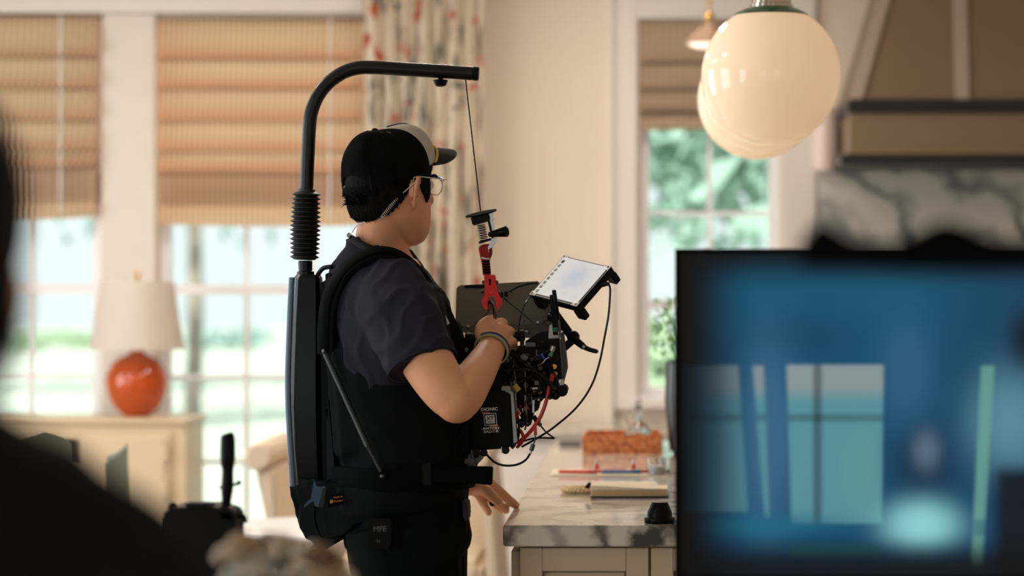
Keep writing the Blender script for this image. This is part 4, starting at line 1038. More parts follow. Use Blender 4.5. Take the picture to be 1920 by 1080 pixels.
MB().prism([P(914, 414, 5.996), P(918, 413, 5.996), P(926, 446, 5.996), P(922, 448, 5.996)], (0, .028, 0), .001).build('slide_rail', M_matte, rg)
MB().prism([P(897, 453, 5.995), P(920, 446, 5.995), P(921, 450, 5.995), P(898, 457, 5.995)], (0, .03, 0), .001).build('spring_seat', M_black, rg)
MB().cyl(P(917, 440, 6.0), P(950, 434, 5.98), .0055, 20, r2=.0118, bev=.001).lathe(P(950, 434, 5.98), [(.0095, 0), (.0075, .001), (.0075, -.004), (.001, -.004)], 20, axis=(P(950, 434, 5.98)-P(917, 440, 6.0))).build('tension_knob', M_black, rg, smooth=True)
# red cord loop and hook
cords = MB()
for dx in (-5, 0, 5):
    cords.sweep(px2([(917+dx*.3, 461, 6.01), (907+dx, 464, 6.005), (908+dx, 476, 6.0), (911+dx*.8, 495, 6.0), (913+dx*.8, 516, 6.0)]), .0042, 8, sm=4)
cords.sweep(px2([(919, 463, 6.02), (920, 475, 6.012), (915, 487, 6.008)]), .0038, 8, sm=4)
cd = cords.build('cord_loop', M_redcord, rg, smooth=True)
for k in range(5): MB().sweep(px2([(905+k*.5, 490+k*5, 5.997), (911+k*.4, 491+k*5, 5.993), (918+k*.4, 490+k*5, 5.997)]), .0022, 6, sm=3).build('black_wrap', M_fabric, cd, smooth=True)
MB().sweep(px2([(903, 483, 5.996), (910, 485, 5.993), (917, 485, 5.996)]), .0015, 6, sm=3).build('zip_tie', M_white, cd, smooth=True)
hk = [(907, 516), (928, 515), (930, 525), (929, 534), (934, 552), (942, 563), (940, 572), (932, 583), (930, 581), (930, 566), (928, 557), (922, 552), (916, 557), (913.5, 565), (915, 580), (912, 583), (905, 574), (903, 563), (910, 552), (910, 534), (908, 525)]
MB().prism([P(x, y, 5.995) for x, y in hk], (0, .014, 0), .0012).build('snap_hook', M_red, rg)
for x, y in ((907, 529), (931, 529), (905, 547), (936, 549)): MB().ball(P(x, y, 6.0), .0042, 12).build('hook_stud', M_grey, rg, smooth=True)
MB().prism([P(916, 523, 5.9945), P(921, 523, 5.9945), P(920, 535, 5.9945), P(917, 535, 5.9945)], (0, .0006, 0)).build('hook_slot', M_black, rg)
for x, y in ((909, 578), (935, 577), (921, 549)): MB().ball(P(x, y, 5.9946), .0012, 8).build('hook_rivet', M_silver, rg, smooth=True)
MB().sweep(px2([(917, 580, 6.03), (917, 571, 6.012), (920, 566, 5.999), (924, 568, 5.994), (927, 578, 5.996), (928, 590, 6.0), (927, 606, 6.01)]), .0046, 12, sm=5).build('steel_ring', mat('dark_steel', (120, 112, 100), .25, metal=1), rg, smooth=True)
# shoulder straps
def strap(pts, wd, th, nm='shoulder_strap', m=M_fabric, up=(0, .25, 1)):
    return MB().sweep(px2(pts), [(wd, th)]*len(pts), 12, up=up, sm=6, ex=4).build(nm, m, rg, smooth=True)
def ribbon(pts, half, th, nm, m, nrm):
    """flat band: nrm gives the outward direction at each point"""
    q = cr([tuple(P(*p))+tuple(V(n).normalized())+(h,) for p, n, h in zip(pts, nrm, half)], 6); mb = MB(); rings = []
    for i, l in enumerate(q):
        c = V(l[:3]); t = V(q[min(i+1, len(q)-1)][:3])-V(q[max(i-1, 0)][:3]); n_ = V(l[3:6]); n_ = (n_-t.normalized()*n_.dot(t.normalized())).normalized(); s_ = t.normalized().cross(n_); h = l[6]
        rings.append(mb.ring([c+s_*a*h+n_*b*th for a, b in ((-1, -.6), (-1, .6), (-.88, 1), (.88, 1), (1, .6), (1, -.6), (.88, -1), (-.88, -1))]))
    return mb.skin(rings).build(nm, m, rg, smooth=True, angle=50)
ST = [(612, 665, 5.945), (613, 610, 5.925), (620, 560, 5.905), (640, 518, 5.90), (668, 491, 5.905), (705, 476, 5.918), (742, 480, 5.935), (778, 506, 5.95), (808, 545, 5.965), (838, 592, 5.96), (856, 640, 5.96), (866, 690, 5.96)]
NR = [(-.5, -1, 0), (-.5, -1, .1), (-.5, -1, .3), (-.5, -.9, .8), (-.3, -.8, 1), (0, -.7, 1), (.2, -.7, 1), (.6, -.7, .9), (.8, -.7, .5), (.9, -.7, .3), (.9, -.7, .1), (.9, -.7, 0)]
ribbon(ST, [.021]*6+[.020, .018, .015, .014, .014, .014], .007, 'shoulder_strap', M_mesh, NR)
ST2 = [(x-(3 if x < 640 else 0), y-4, Y-.008) for x, y, Y in ST]
ribbon(ST2[:9], [.010]*9, .003, 'strap_webbing', M_fabric, NR[:9])
STb = [(640, 640, 6.14), (632, 560, 6.16), (650, 500, 6.17), (690, 470, 6.16), (740, 476, 6.14), (790, 520, 6.12), (840, 600, 6.11), (866, 680, 6.10)]
ribbon(STb, [.024]*8, .007, 'shoulder_strap', M_mesh, [(-.7, .6, 0), (-.6, .6, .3), (-.5, .5, .8), (-.2, .4, 1), (.2, .4, 1), (.7, .4, .7), (.9, .3, .3), (.9, .3, 0)])
# yoke behind the neck
MB().prism([P(600, 520, 5.97), P(622, 506, 5.96), P(640, 520, 5.93), P(628, 600, 5.93), P(612, 660, 5.94), P(606, 760, 5.95), P(640, 900, 5.95), P(604, 915, 5.97)], (0, .16, 0), .012).build('back_plate', M_mesh, rg, smooth=True)
MB().sweep(px2([(596, 515, 6.02), (606, 503, 6.0), (622, 500, 5.98)]), .005, 8, sm=4).build('pull_loop', M_black, rg, smooth=True)
for x, y in ((785, 518), (798, 536)):
    MB().box(P(x, y, 5.95), (.014, .012, .02), Matrix.Rotation(R(-40), 3, 'Y'), .002).build('strap_buckle', M_black, rg)
ribbon([(786, 510, 5.945), (800, 522, 5.945), (806, 545, 5.95), (800, 530, 5.95)][:3], [.006]*3, .0015, 'strap_tail', M_fabric, [(.7, -.7, .4)]*3)
MB().prism([P(810, 570, 5.945), P(824, 571, 5.94), P(843, 606, 5.935), P(834, 613, 5.935)], (0, .006, 0)).build('white_tag', M_white, rg)
# gas strut
MB().cyl(P(609, 661, 5.905), P(690, 838, 5.855), .0062, 16).cyl(P(690, 838, 5.855), P(714, 884, 5.852), .0035, 12).build('gas_strut', mat('strut_black', (30, 36, 36), .4), rg, smooth=True)
for x, y, Y in ((608, 659, 5.90), (717, 893, 5.85)): MB().ball(P(x, y, Y), .0055, 12).build('strut_ball', M_grey, rg, smooth=True)
# metal clip plate and label on the lumbar pad
cl_ = [(569, 952), (583, 900), (589, 899), (593, 912), (600, 914), (609, 911), (611, 915), (598, 951), (590, 949), (588, 938), (580, 944)]
MB().prism([P(x, y, 5.905) for x, y in cl_], (0, .012, 0), .0008).build('latch_plate', mat('blued_steel', (60, 76, 92), .35, metal=.9), rg)
MB().prism([P(577, 902, 5.903), P(588, 900, 5.903), P(582, 935, 5.903), P(570, 946, 5.903)], (0, .002, 0)).build('latch_slot', M_black, rg)
MB().prism([P(605, 915, 5.902), P(612, 917, 5.902), P(606, 952, 5.902), P(597, 950, 5.902)], (0, .014, 0), .001).build('latch_arm', M_gloss, rg)
M_gold = mat('label_orange', (190, 130, 60), .6)
tg_ = MB().prism([P(614, 930, 5.876), P(643, 923, 5.876), P(645, 945, 5.876), P(616, 952, 5.876)], (0, .004, 0)).build('woven_label', M_fabric, rg)
text('lettering', 'Made in', P(634, 932, 5.8745), .0062, (1, 0, .18), (-.18, 0, 1), M_gold, tg_)
text('lettering', 'Sweden', P(634.5, 939, 5.8745), .0062, (1, 0, .18), (-.18, 0, 1), M_gold, tg_)
text('lettering', '#', P(621.5, 940, 5.8745), .0105, (1, 0, .18), (-.18, 0, 1), M_gold, tg_, bold=.0004)

#===CAMERA===
# ------------------------------------------------------------------ the cinema camera hanging in front
cm = thing('cinema_camera', 'black cinema camera with battery, cables, monitor and top flag hanging from the red hook', 'camera', P(960, 720, 6.06))
def carbon():
    m = bpy.data.materials.new('carbon_weave'); m.use_nodes = True; nt = m.node_tree; b = nt.nodes['Principled BSDF']
    tc = nt.nodes.new('ShaderNodeTexCoord'); wv = nt.nodes.new('ShaderNodeTexWave'); wv.inputs['Scale'].default_value = 95; wv.bands_direction = 'DIAGONAL'; wv.inputs['Distortion'].default_value = .5
    nt.links.new(tc.outputs['Object'], wv.inputs[0]); nt.links.new(ramp(nt, wv.outputs['Fac'], [(0, (84, 78, 70)), (1, (122, 114, 102))]), b.inputs['Base Color'])
    b.inputs['Roughness'].default_value = .45; return m
M_carb = carbon()
fl = [(856, 541), (859, 537), (864, 535), (900, 533), (955, 530), (1008, 527), (1028, 545), (1037, 575), (1040, 612), (1030, 622), (1008, 626), (992, 633), (870, 624), (857, 618), (854, 600)]
FY = 6.20
def fp(x, y, o=0): return P(x, y, FY-.05*(y-527)/100+o)
MB().prism([fp(x, y) for x, y in fl], (0, .0025, 0), .0006).build('matte_box_flag', M_carb, cm)
def seam(p, nm='flag_seam', r=.0008, m=M_black): MB().sweep([fp(x, y, -.001) for x, y in p], r, 6).build(nm, m, cm)
seam([(946, 560), (1003, 607)]); seam([(917, 585), (883, 615)]); seam([(1035, 594), (1013, 608)]); seam([(860, 608), (872, 616)])
MB().prism([fp(870, 537, -.002), fp(875, 534.5, -.002), fp(908, 534, -.002), fp(908, 540, -.002), fp(880, 539.5, -.002), fp(874, 541, -.002)], (0, .002, 0)).build('flag_tab', M_black, cm)
seam([(955, 547), (970, 538), (990, 532), (1008, 531)], 'flag_hinge_rod', .0016)
MB().prism([fp(868, 612, -.003), fp(1030, 606, -.003), fp(1038, 612, -.003), fp(1030, 624, -.003), fp(992, 634, -.003), fp(872, 626, -.003)], (0, .002, 0)).build('flag_lower_strip', mat('flag_grey', (78, 73, 67), .5), cm)
for x, y in ((877, 613), (1008, 605), (987, 622)):
    o = MB().lathe(fp(x, y, -.0055), [(.0035, .003), (.0035, 0), (.002, -.001), (.0005, -.001)], 14, axis=(0, 1, 0)).build('flag_screw', M_silver, cm, smooth=True)
MB().lathe(fp(987, 624, -.0045), [(.009, .003), (.009, 0), (.001, 0)], 20, axis=(0, 1, 0)).build('screw_washer', mat('flag_grey', (58, 54, 50)), cm)
for x, y in ((940, 553), (949, 552)): MB().cyl(fp(x, y+3, -.012), fp(x, y-4, -.012), .0042, 14).lathe(fp(x, y-5, -.012), [(.0028, -.001), (.0028, .001)], 12).build('flag_knob', M_gloss, cm, smooth=True)
def pbox(pts, Y0, dep, nm, m=M_black, bev=.002, parent=None): return MB().prism([P(x, y, Y0) for x, y in pts], (0, dep, 0), bev).build(nm, m, parent or cm)
def rbox(x0, y0, x1, y1, Y0, dep, nm, m=M_black, bev=.002, parent=None): return pbox([(x0, y0), (x1, y0), (x1, y1), (x0, y1)], Y0, dep, nm, m, bev, parent)
def cab(pts, r, nm='cable', m=M_gloss, sm=6, parent=None): return MB().sweep(px2(pts), r, 8, sm=sm).build(nm, m, parent or cm, smooth=True)
# body block behind the arm
bd = pbox([(872, 655), (985, 648), (1030, 640), (1034, 700), (1022, 745), (1004, 765), (905, 768), (880, 750)], 6.07, .13, 'camera_body', M_matte, .004)
rbox(862, 640, 900, 690, 6.09, .08, 'lens_mount', M_matte, .004)
MB().cyl(P(850, 668, 6.13), P(885, 662, 6.13), .035, 32, bev=.003).cyl(P(838, 670, 6.13), P(851, 668, 6.13), .041, 32, bev=.002).build('lens', M_black, cm, smooth=True)
# handle bar gripped by the hand
MB().cyl(P(874, 636, 6.045), P(984, 629, 6.045), .0125, 24, bev=.002).build('top_handle', M_matte, cm, smooth=True)
MB().cyl(P(872, 636.5, 6.045), P(884, 636, 6.045), .0145, 24, bev=.002).build('handle_clamp', M_black, cm, smooth=True)
rbox(975, 634, 982, 660, 6.03, .03, 'handle_post', M_matte, .001)
rbox(905, 640, 912, 662, 6.03, .03, 'handle_post', M_matte, .001)
rbox(966, 652, 1007, 672, 6.04, .05, 'power_module', M_black, .0015)
rbox(985, 642, 1004, 650, 6.035, .012, 'power_switch', M_grey, .001)
pbox([(984, 640), (1000, 630), (1016, 622), (1032, 620), (1030, 652), (986, 652)], 6.06, .05, 'side_bracket', M_black, .002)
rbox(1004, 655, 1028, 668, 6.035, .02, 'io_plate', M_matte, .001)
for x, y in ((1017, 640), (1016, 663), (995, 667), (1009, 648)): MB().cyl(P(x, y, 6.032), P(x, y, 6.04), .0022, 10).build('bolt', mat('dark_bolt', (40, 40, 42), .35, metal=.6), cm, smooth=True)
# right-hand transmitter
tx = pbox([(1027, 636), (1051, 634), (1056, 706), (1052, 737), (1032, 737), (1029, 700)], 6.0, .07, 'video_transmitter', M_black, .003)
pbox([(1051, 624), (1056, 622), (1061, 660), (1064, 690), (1058, 712), (1053, 735), (1052, 700)], 6.002, .06, 'transmitter_side', mat('dark_grey_plastic', (56, 56, 57), .45), .001)
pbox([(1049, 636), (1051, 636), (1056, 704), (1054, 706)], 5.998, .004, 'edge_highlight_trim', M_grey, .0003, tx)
pbox([(1030, 610), (1037, 608), (1039, 600), (1040, 628), (1052, 623), (1051, 634), (1028, 635)], 6.02, .02, 'antenna_mount', M_white, .001)
for (x0, y0, x1, y1, Y) in ((1042, 628, 1034.5, 554, 6.0), (1048, 622, 1039, 545, 6.02)):
    MB().sweep([P(x0, y0, Y), P((x0+x1)/2, (y0+y1)/2, Y), P(x1, y1+2, Y), P(x1, y1, Y)], [.0058, .0052, .0046, .003], 14, sm=3).build('antenna', M_black, cm, smooth=True)
MB().cyl(P(1042, 622, 5.999), P(1041, 614, 5.999), .0063, 14).build('antenna_band', mat('green_band', (30, 110, 84), .4), cm, smooth=True)
MB().cyl(P(1047, 600, 5.996), P(1051, 632, 5.996), .0025, 10).build('antenna_pin', M_grey, cm)
MB().ball(P(1036, 594, 6.05), .012, 18).build('monitor_ball_joint', M_gloss, cm, smooth=True)
# connectors on the transmitter
def conn(x0, y0, x1, y1, Y, r, m, nm='connector', y1d=0): return MB().cyl(P(x0, y0, Y), P(x1, y1, Y+y1d), r, 16, bev=.0008).build(nm, m, cm, smooth=True)
conn(1038, 649, 1034, 659, 5.985, .0055, M_silver); conn(1034, 659, 1031, 668, 5.985, .0048, mat('teal_boot', (84, 160, 146), .4), 'connector_boot')
conn(1040, 687, 1038, 688, 5.99, .0052, M_brass, 'gold_socket', .012); MB().lathe(P(1039, 687.5, 5.988), [(.003, -.001), (.0055, -.001), (.0055, .002)], 20, axis=(0, 1, 0)).build('socket_ring', M_brass, cm, smooth=True)
conn(1042, 697, 1040, 703, 5.985, .0052, M_brass, 'gold_socket')
for k in range(6): conn(1036.5-k*.5, 702+k*2.2, 1036.2-k*.5, 703.5+k*2.2, 5.98, .0052, mat('red_boot', (220, 62, 46), .4), 'boot_ridge')
conn(1037, 701, 1033, 717, 5.98, .0042, mat('red_boot', (220, 62, 46), .4), 'cable_boot')
cab([(1031, 718, 5.98), (1026, 745, 5.98), (1015, 778, 5.985), (1000, 802, 5.985), (984, 820, 5.985), (970, 830, 5.99)], .0042, 'red_cable', M_redcable)
conn(1029, 720, 1031, 714, 5.982, .0048, M_silver)
# black boot to the left with blue ring
conn(1017, 671, 1003, 675, 5.99, .0085, M_matte, 'round_connector'); conn(1021, 669, 1017, 671, 5.99, .0085, mat('blue_ring', (40, 70, 190), .4), 'blue_ring')
conn(1003, 675, 993, 677, 5.99, .006, M_gloss)
cab([(1017, 667, 5.99), (1024, 662, 5.985), (1031, 658, 5.98)], .0035, 'cable', M_matte)
cab([(1008, 686, 5.985), (1018, 680, 5.98), (1024, 673, 5.98), (1030, 670, 5.98)], .0016, 'cable', M_silver)
cab([(1030, 669, 5.98), (1033, 680, 5.98), (1037, 695, 5.975), (1044, 710, 5.97), (1048, 724, 5.97), (1043, 733, 5.975), (1030, 735, 5.98)], .0018)
# corrugated hose
hs = cr([tuple(P(*q)) for q in [(943, 698, 6.0), (960, 693, 5.99), (985, 693, 5.98), (1003, 698, 5.975), (1020, 710, 5.97), (1033, 721, 5.97), (1044, 731, 5.975)]], 16)
rr = [.0026+(.0022 if i > 42 else .0022*i/42)+(.0009 if (i % 2 and i > 40) else 0) for i in range(len(hs))]
MB().sweep([V(q) for q in hs], rr, 12).build('corrugated_hose', M_gloss, cm, smooth=True)
cab([(955, 661, 6.0), (966, 667, 5.99), (980, 678, 5.985), (996, 691, 5.985)], .0028, 'cable', M_matte)
cab([(973, 732, 5.99), (985, 738, 5.985), (1000, 739, 5.98), (1011, 731, 5.98), (1014, 718, 5.98), (1010, 706, 5.985), (1000, 700, 5.99)], .0038, 'looped_cable', M_matte)
conn(964, 722, 973, 733, 5.982, .0068, mat('yellow_boot', (206, 166, 56), .4), 'yellow_boot'); conn(962, 716, 967, 719, 5.985, .007, M_grey)
cab([(972, 718, 5.985), (985, 711, 5.985), (998, 705, 5.985)], .004, 'cable', M_matte)
cab([(980, 545+60, 6.0), (984, 600, 6.0)], .001)
cab([(997, 552, 6.1), (985, 570, 6.08), (976, 595, 6.05), (973, 620, 6.03), (974, 628, 6.03)], .0016, 'thin_cable')
cab([(978, 645, 6.02), (982, 655, 6.01), (987, 668, 6.0)], .0009, 'thin_cable')
# clamps and rods under the body
for x in (966, 976, 984): cab([(x, 735, 6.0), (x+2, 770, 6.0), (x+4, 795, 6.0)], .0024, 'rod', M_silver if x != 976 else M_matte, 2)
rbox(940, 668, 968, 694, 6.02, .05, 'base_plate_block', M_matte, .003)
rbox(944, 672, 956, 680, 6.005, .016, 'lever', M_grey, .002)
MB().cyl(P(950, 670, 6.0), P(957, 675, 6.0), .006, 14, bev=.001).build('thumbscrew', mat('cream_knob', (170, 165, 150), .4, metal=.5), cm, smooth=True)
rbox(976, 664, 990, 676, 6.0, .02, 'rosette', M_grey, .003)
rbox(958, 655, 966, 664, 6.0, .02, 'hex_knob', M_matte, .002)
M_dgrey = mat('dark_grey_metal', (34, 34, 36), .4, metal=.5)
for i, (x, y, s_) in enumerate(((952, 690, 6), (990, 684, 7), (965, 684, 5), (1000, 712, 6), (1013, 690, 6), (985, 722, 7), (958, 712, 5), (997, 728, 5), (1020, 700, 5), (975, 702, 5), (1005, 746, 6), (994, 756, 5))):
    m_ = (M_matte, M_gloss, M_dgrey)[i % 3]
    MB().cyl(P(x, y, 6.0), P(x+s_*.4, y+s_*.2, 6.03), s_*.0009, 14, bev=.0008).build('rod_clamp_knob', m_, cm, smooth=True)
rbox(1002, 714, 1010, 722, 5.99, .02, 'small_bracket', M_grey, .001); conn(998, 729, 1009, 728, 5.985, .0035, M_silver, 'steel_pin')
# right lower rollers
conn(1047, 737, 1046, 715, 5.985, .0075, M_matte, 'tilt_joint'); MB().cyl(P(1051, 711, 5.98), P(1052, 729, 5.98), .0065, 14, bev=.001).build('joint_barrel', M_silver, cm, smooth=True)
for x, y in ((1046, 735), (1055, 729), (1061, 724)): MB().cyl(P(x-6, y+7, 5.98), P(x-3, y+3, 5.99), .0105, 20, bev=.0015).build('thumb_roller', M_gloss, cm, smooth=True)
MB().cyl(P(1054, 733, 5.97), P(1052, 731, 6.0), .0125, 22, bev=.002).build('thumb_wheel', M_matte, cm, smooth=True)
cab([(1001, 744, 5.985), (1015, 744, 5.98), (1030, 745, 5.98)], .0030, 'lever_arm', M_black); conn(1028, 746, 1034, 742, 5.98, .006, M_matte); conn(1031, 746, 1032, 745.5, 5.973, .0025, M_grey)
cab([(1024, 741, 5.985), (1036, 734, 5.985), (1044, 729, 5.985)], .0035, 'cable', M_matte)
cab([(1012, 738, 5.995), (1012.6, 758, 5.995)], .001, 'thin_cable')
# extra small fittings, edges and wires in the middle of the rig
M_edge = mat('worn_edge', (150, 148, 144), .35, metal=.7)
for (x0, y0, x1, y1) in ((962, 684, 970, 730), (984, 690, 986, 735), (996, 738, 998, 760), (905, 664, 906, 690), (1006, 656, 1006, 668), (930, 662, 931, 672)):
    MB().cyl(P(x0, y0, 5.995), P(x1, y1, 5.995), .0008, 6).build('edge_rail', M_edge, cm)
for (x, y, a, b_, m_) in ((900, 672, 10, 7, M_matte), (918, 680, 14, 9, M_black), (934, 684, 9, 12, M_matte), (1002, 676, 9, 6, M_matte), (1010, 700, 12, 8, M_black), (968, 700, 12, 9, M_black), (985, 662, 8, 6, M_dgrey), (1018, 728, 9, 8, M_matte), (958, 676, 8, 6, M_dgrey), (942, 706, 9, 7, M_dgrey)):
    rbox(x, y, x+a, y+b_, 6.0, .03, 'fitting', m_, .0012)
cab([(900, 700, 5.995), (920, 690, 5.98), (945, 694, 5.98), (962, 708, 5.985), (966, 730, 5.99)], .0022, 'cable', M_matte)
cab([(985, 683, 5.98), (1000, 690, 5.975), (1012, 704, 5.975), (1018, 722, 5.98)], .0020, 'cable', M_gloss)
cab([(950, 662, 5.99), (958, 680, 5.98), (955, 700, 5.98), (944, 712, 5.985)], .0016, 'cable', M_matte)
cab([(978, 742, 5.98), (972, 756, 5.975), (978, 772, 5.975), (990, 786, 5.98)], .0024, 'cable', M_matte)
cab([(990, 742, 5.98), (984, 764, 5.975), (989, 786, 5.975), (984, 806, 5.98)], .0018, 'cable', M_gloss)
cab([(912, 652, 6.0), (935, 662, 5.99), (955, 672, 5.985), (972, 690, 5.985)], .0016, 'cable', M_gloss)
MB().sweep([P(x, y, 5.985) for x, y in ((1000, 734), (1008, 736), (1016, 735))], .0026, 8).build('steel_lever', M_edge, cm, smooth=True)
# lower connector column
pbox([(985, 735), (1000, 735), (1002, 770), (994, 800), (983, 800), (980, 770)], 6.02, .05, 'cable_bundle_block', M_matte, .003)
pbox([(997, 752), (1012, 757), (1010, 768), (1000, 775), (1001, 765)], 6.01, .03, 'bracket', M_black, .002)
rbox(998, 750, 1002, 774, 6.0, .015, 'steel_edge', M_silver, .0005)
for (a, b_, c_, d) in ((975, 760, 972, 775),): 
    for k in range(6): conn(974-k*.3, 760+k*2.4, 973.8-k*.3, 761.8+k*2.4, 5.985, .0048, mat('red_boot', (220, 62, 46), .4), 'boot_ridge')
    cab([(973, 772, 5.985), (969, 780, 5.985), (966, 788, 5.99)], .0038, 'red_cable', M_redcable)
cab([(984, 754, 5.985), (988, 762, 5.985), (990, 768, 5.99)], .0022, 'red_cable', M_redcable)
conn(972, 787, 982, 800, 5.985, .006, M_matte); conn(978, 776, 984, 790, 5.99, .005, M_matte)
cab([(965, 788, 5.985), (968, 810, 5.98), (966, 830, 5.985), (960, 840, 5.99)], .0036)
cab([(969, 775, 5.99), (973, 795, 5.98), (972, 818, 5.985), (965, 833, 5.99)], .0028)
cab([(975, 806, 5.99), (981, 818, 5.985), (978, 830, 5.985), (969, 839, 5.99)], .0036, 'red_cable', M_redcable)
conn(1005, 788, 1011, 794, 5.99, .0062, M_matte); conn(1011, 794, 1014, 798, 5.99, .0045, M_grey)
conn(1000, 780, 1006, 789, 5.99, .005, M_black)
cab([(1013, 797, 5.99), (1022, 808, 5.985), (1034, 818, 5.98), (1040, 822, 5.98)], .0018, 'cable', M_matte)
cab([(1040, 822, 5.98), (1018, 821, 5.98), (1000, 822, 5.985), (982, 827, 5.985), (970, 832, 5.99)], .0020, 'cable', M_matte)
conn(1003, 797, 1004, 816, 5.98, .0036, M_redcable, 'red_boot'); cab([(1003.5, 816, 5.98), (1003, 826, 5.98), (1000, 834, 5.98)], .0014)
conn(1000, 833, 996, 845, 5.98, .0048, M_grey, 'inline_connector'); conn(996, 845, 994, 851, 5.98, .0028, M_silver)
cab([(994, 850, 5.98), (986, 862, 5.98), (970, 871, 5.98), (948, 873, 5.98), (928, 867, 5.98), (911, 851, 5.985)], .0024)
# battery
M_bat = mat('battery_black', (4, 5, 6), .5, spec=.12, bump=.1, bscale=700)
bt_ = [(880, 738), (885, 727), (950, 733), (957, 742), (963, 832), (956, 840), (886, 846), (880, 800)]
bat = pbox(bt_, 5.955, .055, 'battery', M_bat, .003)
pbox([(957, 733), (962, 736), (970, 828), (963, 832)], 5.957, .05, 'battery_edge', mat('edge_grey', (150, 150, 150), .3, metal=.7), .001, bat)
rbox(940, 724, 957, 740, 5.958, .03, 'battery_latch', mat('latch_grey', (140, 136, 130), .3, metal=.7), .002, bat)
pbox([(888, 700), (950, 703), (953, 727), (884, 727)], 5.99, .06, 'battery_plate', M_black, .003)
pbox([(956, 716), (961, 716), (965, 740), (960, 740)], 5.985, .02, 'battery_plate_rail', M_grey, .001)
for x, y in ((893, 846), (907, 847), (948, 842)): MB().cyl(P(x, y+2, 5.95), P(x, y+2, 5.99), .0085, 16, bev=.001).build('plate_lug', M_black, bat, smooth=True)
for x in (884.5, 940.5): rbox(x-.7, 838, x+.7, 852, 5.949, .002, 'lug_edge', M_silver, 0, bat)
M_lbl = mat('label_white', (206, 204, 196), .5); M_lor = mat('label_orange_bar', (206, 106, 48), .5); YT = 5.953
xd = P(932, 764, 5.95)-P(903, 768, 5.95); yd = (.05, 0, 1)
xd = V((1, 0, .045)); yd = V((-.09, 0, 1))
text('lettering', 'DIONIC', P(917.5, 767.5, YT), .0094, xd, yd, M_lbl, bat, sx=1.1, bold=.00012)
pbox([(903, 773.5), (918, 772.8), (918, 774.6), (903, 775.2)], YT, .0006, 'orange_bar', M_lor, 0, bat)
pbox([(919, 797.6), (934, 797), (934, 799), (919, 799.8)], YT, .0006, 'orange_bar', M_lor, 0, bat)
fr_ = MB()
o4 = [(906.5, 775.5), (930, 774.2), (932.3, 797), (908.5, 798.2)]; i4 = [(907.5, 776.5), (929.2, 775.3), (931.2, 796), (909.4, 797.1)]
for k in range(4):
    j = (k+1) % 4; fr_.prism([P(*o4[k], YT), P(*o4[j], YT), P(*i4[j], YT), P(*i4[k], YT)], (0, .0006, 0))
fr_.build('label_frame', M_lbl, bat)
pbox([(910, 779), (926.5, 778), (928.2, 793.6), (911.6, 794.6)], YT, .0006, 'label_square', M_lbl, 0, bat)
text('lettering', 'XT', P(918.8, 784.6, YT-.0008), .0118, xd, yd, M_bat, bat, bold=.00025)
text('lettering', '150Wh', P(919.6, 791.4, YT-.0008), .0040, xd, yd, M_bat, bat, sx=1.15)
text('lettering', 'ANTON', P(920.5, 803.2, YT), .0072, xd, yd, M_lbl, bat, sx=1.35, bold=.0003)
text('lettering', 'BAU', P(914.5, 809.6, YT), .0068, xd, yd, M_lbl, bat, sx=1.3, bold=.0001)
text('lettering', 'E', P(925.5, 808.9, YT), .0072, xd, yd, M_lor, bat, sx=1.3, bold=.0003)
text('lettering', 'R', P(932, 808.5, YT), .0072, xd, yd, M_lbl, bat, sx=1.3, bold=.0003)
# small ribbed lens parts between strap and arm
for k in range(4): conn(866+k*3, 663-k*2.5, 868+k*3, 661.5-k*2.5, 5.99, .0060-.0006*k, mat('cable_white', (176, 176, 172), .4), 'white_connector')
cab([(858, 640, 6.0), (866, 655, 6.0), (880, 668, 6.0), (900, 690, 6.02)], .004, 'cable', M_black)
rbox(862, 660, 890, 705, 6.02, .05, 'front_box', M_black, .003)
# tilted monitor
mo_c = {'tl': P(1058, 479, 6.15), 'tr': P(1147, 500, 6.031), 'br': P(1080, 574, 5.983), 'bl': P(993, 553, 6.102)}
tl, tr3, br, bl = mo_c['tl'], mo_c['tr'], mo_c['br'], mo_c['bl']
br = tl+(tr3-tl)+(bl-tl)
nn = (tr3-tl).cross(bl-tl).normalized()
if nn.z < 0: nn = -nn
e1 = (tr3-tl); e2 = (bl-tl)
def mp_(u, v, o=0.): return tl+e1*u+e2*v+nn*o
mn = MB().prism([mp_(0, 0), mp_(1, 0), mp_(1, 1), mp_(0, 1)], -nn*.018, .002).build('monitor', M_black, cm)
def quad(u0, v0, u1, v1, o, th=.0006): return MB().prism([mp_(u0, v0, o), mp_(u1, v0, o), mp_(u1, v1, o), mp_(u0, v1, o)], -nn*th)
quad(.012, .015, .988, .985, .0010, .0012).build('bezel', mat('pale_bezel', (206, 202, 196), .3), mn)
quad(.022, .030, .980, .962, .0018, .0008).build('screen_edge', mat('screen_black', (24, 24, 26), .2), mn)
# bright screen with faint image
sc2 = MB(); NU, NVv = 40, 30; cols = {}
g2 = [[sc2.bm.verts.new(mp_(.035+.935*i/NU, .045+.905*j/NVv, .0026)) for j in range(NVv+1)] for i in range(NU+1)]
for i in range(NU):
    for j in range(NVv): sc2.bm.faces.new((g2[i][j], g2[i+1][j], g2[i+1][j+1], g2[i][j+1]))
def emis_attr(name, strength):
    m = bpy.data.materials.new(name); m.use_nodes = True; nt = m.node_tree; b = nt.nodes['Principled BSDF']
    at = nt.nodes.new('ShaderNodeAttribute'); at.attribute_name = 'picture'; nt.links.new(at.outputs['Color'], b.inputs['Emission Color'])
    b.inputs['Emission Strength'].default_value = strength; b.inputs['Base Color'].default_value = (.01, .01, .012, 1); b.inputs['Roughness'].default_value = .35; b.inputs['Specular IOR Level'].default_value = .15; return m
so = sc2.build('screen', emis_attr('monitor_screen_glow', 1.0), mn)
